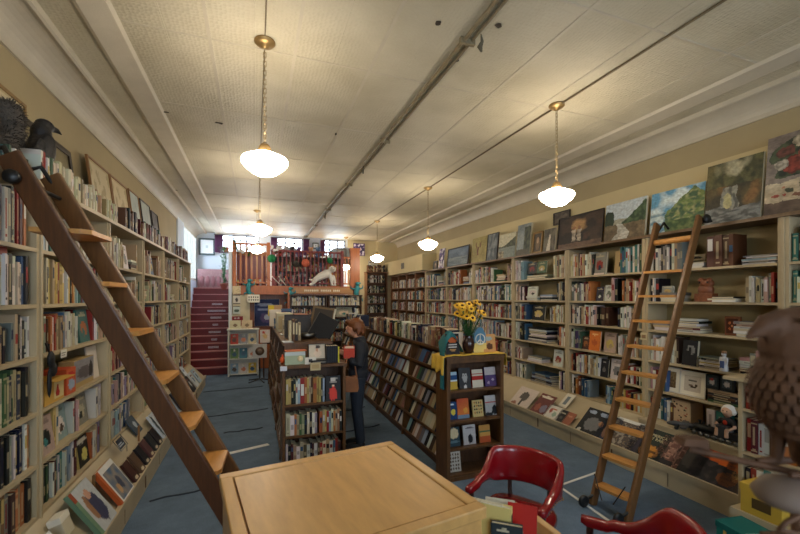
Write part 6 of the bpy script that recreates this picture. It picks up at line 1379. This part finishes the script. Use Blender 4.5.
MB().lathe([(0,0),(.095,0),(.095,.003),(0,.003)],24,rgb(110,84,66),M=Matrix.Translation((0,-.0202,.67)) @ Matrix.Rotation(PI/2,4,'X')).lathe([(0,0),(.05,0),(.05,.004),(0,.004)],20,rgb(150,130,112),M=Matrix.Translation((0,-.0202,.67)) @ Matrix.Rotation(PI/2,4,'X')).build('round_picture', COVER, s_)
# display beside the stand: small table with bright books
t = thing('side_table', 'dark side table heaped with bright picture books behind the sign stand', 'table', (.0,9.95,0))
t.location = (.34,9.85,0)
MB().box(-.18,.28,-.2,.2,.78,.81).build('table_top', DARKW, t, .003)
for x in (-.16,.24):
    for y in (-.17,.17): MB().box(x,x+.025,y-.012,y+.012,0,.78).build('leg', DARKW, t)
for k, (x, z, c, w, h, lab) in enumerate(((.22,.812,(206,196,190),.22,.30,'white picture book propped on the dark side table'),(.42,.812,(170,52,46),.2,.22,'red picture book propped on the dark side table'),(.52,.812,(60,70,110),.16,.28,'blue picture book at the end of the dark side table'))):
    b = ledge_item('picture_book',lab,'book','L',0,w,h,dabs(rgb(*c),[(.5,.5,.26,.2,rgb(206,170,120)),(.4,.8,.3,.06,rgb(190,60,50) if k==0 else rgb(220,214,200))],k),th=.015,tilt=.22,nu=10,nv=10); b.location = (x,9.74+.04*k,z); b.rotation_euler = (-.22,0,0)

# ------------------------------------------------------------------ clutter on the island
IZ = 1.3315; FZ = 1.1215
def put(o, x, y, z, r=(0,0,0)): o.location = (x,y,z); o.rotation_euler = r; return o
IG = 'things on top of the island'
framed('leaning_picture','picture','dark brown framed picture leaning on the island top',.34,.30,lambda u,v: mixc(rgb(60,48,42),rgb(40,34,32),nz(u,v,4,1)+.5),(.53,5.35,IZ),0,.12,FBLK,fw=.012,nu=10,nv=10)
for k in range(4):
    put(tag(MB().box(-.055,.055,0,.26,0,.28,rgb(206,196,164)).box(-.04,.04,-.0012,0,.04,.24,rgb(190,170,130)).build('file_box',COVER,None,.003),'cream file box standing on the island, %s from the aisle side' % ORD[k],'box','cream file boxes'),.375+.118*(k%2),6.3+.30*(k//2),IZ)
put(tag(MB().box(-.15,.15,0,.008,0,.31,rgb(30,30,32)).box(-.15,-.14,-.001,.009,0,.31,rgb(90,84,76)).build('record_sleeve',COVER),'black record sleeve leaning against the brown picture','record'),.75,5.12,IZ+.006,(-.3,.45,-.5))
put(tag(MB().box(-.16,.16,0,.02,0,.40,rgb(120,96,66)).box(.135,.16,-.002,.022,0,.40,rgb(216,206,180)).box(-.13,.12,-.001,0,.03,.37,rgb(70,60,50)).build('leaning_picture',COVER),'tall frame with a pale edge leaning beside the black record','frame'),.82,5.4,IZ+.003,(-.16,.16,-.35))
put(tag(MB().box(-.14,.14,0,.02,0,.36,rgb(146,112,76)).box(.115,.14,-.002,.022,0,.36,rgb(196,180,146)).build('leaning_picture',COVER),'brown frame leaning behind the pale edged frame','frame'),.86,5.62,IZ+.003,(-.16,.1,-.3))
for k, (x, h, c) in enumerate(((.40,.24,(190,176,146)),(.44,.26,(96,70,52)),(.475,.25,(60,52,48)),(.51,.22,(150,130,100)))):
    b = stand_book('book',['cream','brown','charcoal','tan'][k]+' book standing in front of the brown picture on the island',.03,.16,h,(x,5.02,IZ),(0,0,0),rgb(*c),rgb(200,186,150),group='books on the island top')
put(tag(MB().lathe([(.05,0),(.09,.02),(.11,.07),(.105,.07),(.085,.025),(.0,.012),(0,0),(.05,0)],20).build('pewter_dish',STEEL),'grey metal dish lying on the island by the brown picture','dish'),.63,5.15,IZ)
for k,(x,y) in enumerate(((.36,4.85),(.40,5.9))): put(tag(MB().box(-.06,.06,-.09,.09,0,.003,rgb(214,222,232)).build('paper_sheet',COVER),['white sheet lying at the near corner of the island top','white sheet lying farther along the island top'][k],'paper'),x,y,IZ,(0,0,.1))
# front case top
put(tag(MB().box(-.11,.11,0,.022,0,.14,rgb(150,164,142)).box(-.11,.11,-.001,0,.10,.14,rgb(176,186,190)).lathe([(0,0),(.032,0),(.032,.002),(0,.002)],18,rgb(216,200,160),M=Matrix.Translation((.055,-.0005,.06)) @ Matrix.Rotation(PI/2,4,'X')).build('picture_case',COVER),'green and grey sleeve with a round cream disc on the front case','box'),.415,4.45,FZ,(-.35,0,0))
put(tag(MB().box(-.06,.06,0,.03,0,.075,rgb(206,202,192)).box(-.02,.02,-.001,0,.02,.055,rgb(60,56,54)).build('small_card_box',COVER),'small white card box with a dark mark on the front case','box'),.575,4.42,FZ,(-.2,0,0))
put(tag(MB().box(-.09,.09,0,.03,0,.04,rgb(34,34,34)).box(-.07,.07,-.001,0,.012,.028,rgb(110,106,100)).build('name_plate',COVER),'low black plate in front of the pale portrait photo','plate'),.665,4.40,FZ)
framed('photo_print','photo','pale photo of a dark haired figure standing on the front case',.19,.17,dabs(rgb(206,192,170),[(.55,.82,.16,.12,rgb(60,44,36)),(.55,.35,.24,.3,rgb(224,200,176)),(.5,.6,.1,.14,rgb(196,150,120))],2,.05),(.655,4.50,FZ+.041),0,.15,mat('thin_black_frame', rgb(40,38,36), .5),fw=.006,nu=14,nv=14)
tag(MB().box(-.1,.1,0,.05,0,.04,rgb(120,104,86)).build('wood_block',COVER),'brown block under the pale portrait photo','block').location = (.655,4.475,FZ+.0)
for k in range(5): stand_book('book','black book with a white band standing on the front case, %s in the set' % ORD[k],.024,.14,.19,(.765+.0252*k,4.50,FZ),(0,0,0),rgb(34,36,42),None,group='black set on the front case'); 
for k in range(5): pass
stand_book('book','yellow book closing the black set on the front case',.014,.14,.175,(.888,4.50,FZ),(0,0,0),rgb(206,196,56),None,group='black set on the front case')
put(tag(MB().box(-.10,.10,0,.13,0,.13,rgb(200,178,122)).box(-.1,.1,-.0012,0,.03,.10,rgb(180,150,96)).build('cream_box',COVER,None,.003),'cream box with tan print at the back of the front case','box'),.43,4.54,FZ)
put(tag(MB().box(-.13,.10,0,.10,0,.012,rgb(206,112,76)).build('orange_folder',COVER),'orange folder lying on the cream box of the front case','folder'),.45,4.54,FZ+.1315,(0,0,.15))
put(tag(MB().ell((0,0,.04),(.028,.028,.04),12,8).box(-.01,.01,-.01,.01,.07,.1).build('orange_toy',mat('orange_plastic', rgb(222,92,40), .35)),'small bright orange ornament at the corner of the front case','ornament'),.285,4.56,FZ)
put(tag(MB().box(-.055,.055,0,.004,0,.085,rgb(190,172,130)).box(-.04,.04,-.001,0,.02,.065,rgb(176,152,108)).build('tag_card',COVER),'tan card tag hung on the middle edge of the front case top','card'),.62,4.362,1.06)
put(tag(MB().box(-.035,.035,0,.004,0,.05,rgb(206,208,216)).build('tag_card',COVER),'white card tag at the corner of the front case top','card'),.285,4.362,1.075)
for k,(x,y,h,c,lab) in enumerate(((.35,7.6,.30,(206,196,180),'white box far along the island top'),(.5,7.9,.24,(170,52,44),'red box far along the island top'),(.7,6.4,.26,(190,120,90),'peach box in the middle of the island top'),(.72,7.3,.24,(120,90,70),'brown box beyond the peach box'),(.6,8.3,.3,(70,90,120),'blue box at the far end of the island'))):
    t = thing('storage_box', lab, 'box', (x,y,IZ)); MB().box(-.1,.1,0,.2,0,h-.05,rgb(*c)).build('body',COVER,t,.003); MB().box(-.104,.104,-.004,.204,h-.05,h,rgb(*[min(255,q+14) for q in c])).build('lid',COVER,t,.003)
random.seed(3)
Run((.36,5.75,IZ+.001),0,.5,.25,.2,('row','island top behind the brown picture')).rand('wcsdkhw', hr=(.7,.95), wr=(.02,.03))
Run((.30,7.0,IZ+.001),0,.5,.25,.2,('far row','island top')).rand('wcsrkhwb', hr=(.7,.95), wr=(.02,.03))

# ------------------------------------------------------------------ light and camera
W = bpy.data.worlds.new('sky'); S.world = W; W.use_nodes = True
bgd = W.node_tree.nodes['Background']; bgd.inputs[0].default_value = (.72,.86,1,1); bgd.inputs[1].default_value = 10.0
def portal(x0, x1, y, z0, z1, rot):
    l = bpy.data.lights.new('window_portal','AREA'); l.shape = 'RECTANGLE'; l.size = x1-x0; l.size_y = z1-z0; l.cycles.is_portal = True
    o = bpy.data.objects.new('window_portal', l); COL.objects.link(o); o.location = ((x0+x1)/2,y,(z0+z1)/2); o.rotation_euler = rot; return o
for a, b in wins: portal(a,b,YB+.09,wz0,wz1,(-PI/2,0,0))
l_ = portal(10.75,12.9,0,2.35,3.72,(PI/2,0,-PI/2)); l_.location = (XL-.09,11.825,3.035)
for a, b in FWN: portal(a,b,YF-.09,fz0,fz1,(PI/2,0,0))
cd = bpy.data.cameras.new('camera'); cam_o = bpy.data.objects.new('camera', cd); COL.objects.link(cam_o); S.camera = cam_o
cd.sensor_width = 36; cd.lens = F/800*36; cd.shift_y = 31/800; cd.clip_start = .05
cam_o.location = (0,0,H); cam_o.rotation_euler = (PI/2,0,-TH)
cd.dof.use_dof = True; cd.dof.focus_distance = 4.6; cd.dof.aperture_fstop = 2.4
S.view_settings.view_transform = 'Standard'; S.view_settings.look = 'None'; S.view_settings.gamma = 1; S.view_settings.exposure = 0.15
S.cycles.max_bounces = 8; S.cycles.diffuse_bounces = 5; S.cycles.caustics_reflective = False; S.cycles.caustics_refractive = False; S.cycles.sample_clamp_indirect = 6

# ------------------------------------------------------------------ books: the ones that show largest become objects, the rest one filling
def bookM(it):
    M = it['run'].M @ Matrix.Translation((it['x'],it['y'],it['z']))
    if it['lean']: M = M @ Matrix.Rotation(it['lean'],4,'Y')
    if it['kind'] == 'angled': M = M @ Matrix.Translation((.03,0,0)) @ Matrix.Rotation(-.80,4,'Z')
    if it['kind'] == 'face': M = M @ Matrix.Rotation(-.12,4,'X')
    return M
bpy.context.view_layer.update(); dg = bpy.context.evaluated_depsgraph_get()
EYE = Vector((0,0,H))
for it in BOOKS: pass
ALL = []
for o_ in list(globals().values()): pass
import gc
RUNS = Run.ALL
for r in RUNS:
    its = sorted(r.items, key=lambda q: (q['x'], q['z']))
    std = [q for q in its if q['kind'] != 'flat']; fl = [q for q in its if q['kind'] == 'flat']
    for lst in (std, fl):
        for k, q in enumerate(lst): q['i'] = k; q['n'] = len(lst)
    ALL += its
for it in ALL:
    M = bookM(it); w, h, d = it['w'], it['h'], it['d']
    if it['kind'] in ('face',): ww, dd = w, d
    else: ww, dd = w, d
    pts = [M @ Vector(p) for p in ((0,0,0),(ww,0,0),(ww,0,h),(0,0,h))]
    if it['kind'] == 'angled': pts = [M @ Vector(p) for p in ((0,0,0),(0,dd,0),(ww,0,h),(0,dd,h))]
    pr = [project(p) for p in pts]; it['score'] = 0
    if any(p is None for p in pr): continue
    x0, x1 = min(p[0] for p in pr), max(p[0] for p in pr); y0, y1 = min(p[1] for p in pr), max(p[1] for p in pr)
    cx0, cx1, cy0, cy1 = max(0,x0), min(800,x1), max(0,y0), min(534,y1)
    if cx1 <= cx0 or cy1 <= cy0: continue
    area = (cx1-cx0)*(cy1-cy0); seen = 0; fr = Vector((0,-.004,0))
    for fx_, fz_ in ((.5,.2),(.5,.5),(.5,.8),(.15,.85),(.85,.85)):
        P = M @ (Vector((ww*fx_,0,h*fz_))+fr); D = P-EYE; L = D.length; pp = project(P)
        if not (pp and 0 < pp[0] < 800 and 0 < pp[1] < 534): continue
        hit = S.ray_cast(dg, EYE+D.normalized()*.12, D.normalized(), distance=L-.125)
        seen += not hit[0]
    it['score'] = area*seen/5
ALL.sort(key=lambda q: -q['score'])
NIND, NPART = 296, 296
ind = [q for q in ALL[:NIND] if q['score'] > 0]; rest = [q for q in ALL if q not in ind] if False else ALL[len(ind):]
def ordn(it):
    i, n = it['i'], it['n']
    if i == 0: return 'at one end'
    a, b = i+1, n-i
    return ('%s from the left' % ORD[a-1]) if a <= b and a <= 20 else ('%s from the right' % ORD[b-1]) if b <= 20 else 'in the middle'
def dk(c, f): return tuple(q*f for q in c[:3])+(1,)
def contrast(c, t=.5): return mixc(c, rgb(206,190,150) if sum(c[:3]) < .75 else rgb(70,58,52), t)
def face_art(it):
    base = it['col']; q = int(it['seed']*50); k = int(it['seed']*5)
    c2 = jit(K[pick('kwrbcyeo')]); c3 = jit(K[pick('kwdsnt')])
    if it['art'] == 1: return dabs(rgb(40,38,34),[(.6,.35,.3,.22,rgb(206,196,110)),(.5,.85,.5,.1,rgb(206,200,186))],q)
    if it['art'] == 2: return dabs(rgb(214,206,190),[(.5,.5,.34,.28,rgb(60,52,50)),(.5,.5,.26,.2,rgb(214,206,190)),(.5,.08,.5,.1,rgb(176,56,44)),(.5,.9,.3,.04,rgb(120,60,50))],q,.04)
    if it['art'] == 3: return dabs(rgb(214,116,44),[(.5,.4,.26,.16,rgb(190,92,40)),(.5,.8,.3,.05,rgb(232,180,110))],q)
    if it['art'] == 4: return dabs(rgb(32,32,36),[(.5,.4,.2,.14,rgb(110,104,100)),(.5,.85,.3,.04,rgb(150,146,140))],q)
    if it['art'] == 6: return dabs(rgb(30,30,32),[(.55,.62,.3,.2,rgb(130,128,124)),(.5,.55,.14,.2,rgb(24,24,26)),(.3,.5,.1,.12,rgb(24,24,26))],q,.05)
    if it['art'] == 5: return dabs(rgb(28,28,30),[(.5,.86,.34,.05,rgb(196,190,182)),(.5,.76,.26,.03,rgb(150,146,140)),(.5,.28,.28,.3,rgb(206,58,44)),(.5,.5,.12,.1,rgb(206,58,44)),(.5,.6,.07,.05,rgb(226,190,160))],q,.05)
    return dabs(base,[(.5,.42,.32,.24,c2),(.5,.84,.36,.06,contrast(base)),(.4+.2*it['seed'],.3,.14,.12,c3)],q)
def spine_parts(it):
    """(cover MB, pages MB, label MB) in local coordinates; spine at y = 0"""
    w, h, d, c = it['w'], it['h'], it['d'], it['col']; rr = random.Random(it['seed']); pg = rgb(216,204,174)
    cv, pgm, lb = MB(), MB(), MB()
    t = min(.003, w*.15)
    if it['kind'] == 'flat':
        cv.box(0,w,0,d,0,t,c).box(0,w,0,d,h-t,h,c).box(0,w,0,.0025,t,h-t,c); pgm.box(.004,w-.004,.0025,d-.004,t,h-t,pg); lb.box(w*.2,w*.75,-.0008,0,h*.25,h*.75,contrast(c)); return cv, pgm, lb
    if it['kind'] == 'face':
        cv.box(0,w,0,.002,0,h,c).box(0,w,d-.002,d,0,h,c).box(0,.003,.002,d-.002,0,h,c); pgm.box(.003,w-.004,.002,d-.002,.003,h-.003,pg); lb.picture(0,w,0,h,-.0007,face_art(it),12,14); return cv, pgm, lb
    k = .0016 if it['kind'] != 'angled' else .0012
    cv.box(0,t,.0,d,0,h,c).box(w-t,w,.0,d,0,h,c).box(t,w-t,0,.0026,0,h,c)
    if rr.random() < .4: cv.box(0.0004,w-.0004,-.0006,0,h*.06,h*.10,contrast(c)).box(0.0004,w-.0004,-.0006,0,h*.88,h*.92,contrast(c))
    pgm.box(t,w-t,.0026,d-.004,.004,h-.004,pg)
    c2 = contrast(c) if rr.random() < .6 else jit(K[rr.choice('krwybn')]); a = .3+.25*rr.random(); b = min(.92, a+.2+.3*rr.random())
    if rr.random() < .5: lb.box(w*.12,w*.88,-.0011,0,h*a,h*b,c2)
    else: lb.box(w*.30,w*.62,-.0011,0,h*.25,h*.8,c2).box(w*.25,w*.75,-.0011,0,h*.1,h*.15,c2)
    if it['kind'] == 'angled': lb = MB().picture(0.004,d-.004,0.004,h-.004,-.0008,face_art(it),6,8,M=Matrix.Rotation(PI/2,4,'Z') @ Matrix.Scale(-1,4,(1,0,0)) if False else Matrix.Translation((0,d,0)) @ Matrix.Rotation(-PI/2,4,'Z'))
    return cv, pgm, lb
for it in ind:
    M = bookM(it); cv, pgm, lb = spine_parts(it); k = it['kind']; loc, q, _ = M.decompose()
    big = it['h'] > .24 or it['w'] > .24; thick = it['w'] > .038 if k == 'spine' else False
    size = {'spine': 'thick' if thick else 'tall' if big else 'slim' if it['w'] < .022 else 'upright', 'flat': 'flat-lying', 'face': 'face-out', 'angled': 'slanted'}[k]
    o = cv.build('book', BOOK); o.location = loc; o.rotation_mode = 'QUATERNION'; o.rotation_quaternion = q
    sh, un = it['run'].where
    if k == 'flat':
        od = 'at the bottom of its stack' if it['z'] < .001 else 'in the stack'
        od = '%s in the stacks' % (ORD[it['i']] if it['i'] < 20 else 'last')
    else: od = ordn(it)
    lab = '%s %s %s %s, %s, %s' % (size, NAMES[it['k']], 'paperback' if k == 'angled' else 'book', od, sh, un)
    tag(o, lab, 'book', '%s books, %s' % (sh, un))
    pgm.build('page_block', BOOK, o)
    lb.build('front_cover' if k in ('face','angled') else 'spine_label', BOOK, o)
mass = MB()
for it in rest:
    M = bookM(it); w, h, d, c = it['w'], it['h'], it['d'], it['col']; pg = rgb(206,194,164)
    if it['kind'] == 'face':
        mass.box(0,w,0.0008,d,0,h,c,M,pg); mass.picture(0,w,0,h,0,face_art(it),8,9,M); continue
    if it['kind'] == 'flat': mass.box(0,w,0,d,0,h,c,M); mass.box(w*.02,w*.98,-.0003,0,h*.2,h*.8,c if it['seed']<.5 else pg,M); continue
    mass.box(0,w,0,d,0,h,c,M,pg)
    if it['kind'] == 'angled': mass.picture(0.003,d-.003,0.003,h-.003,-.0006,face_art(it),6,8,M @ Matrix.Translation((0,d,0)) @ Matrix.Rotation(-PI/2,4,'Z')); continue
    c2 = contrast(c) if it['seed'] < .6 else jit(K[pick('krwybn')]); a = .2+.4*it['seed']
    mass.box(w*.15,w*.85,-.0008,0,h*a,h*(a+.25),c2,M)
mo = mass.build('shelved_books', BOOK); mo['kind'] = 'stuff'; mo['label'] = 'countless smaller books filling the shelves around the shop'; mo['category'] = 'books'
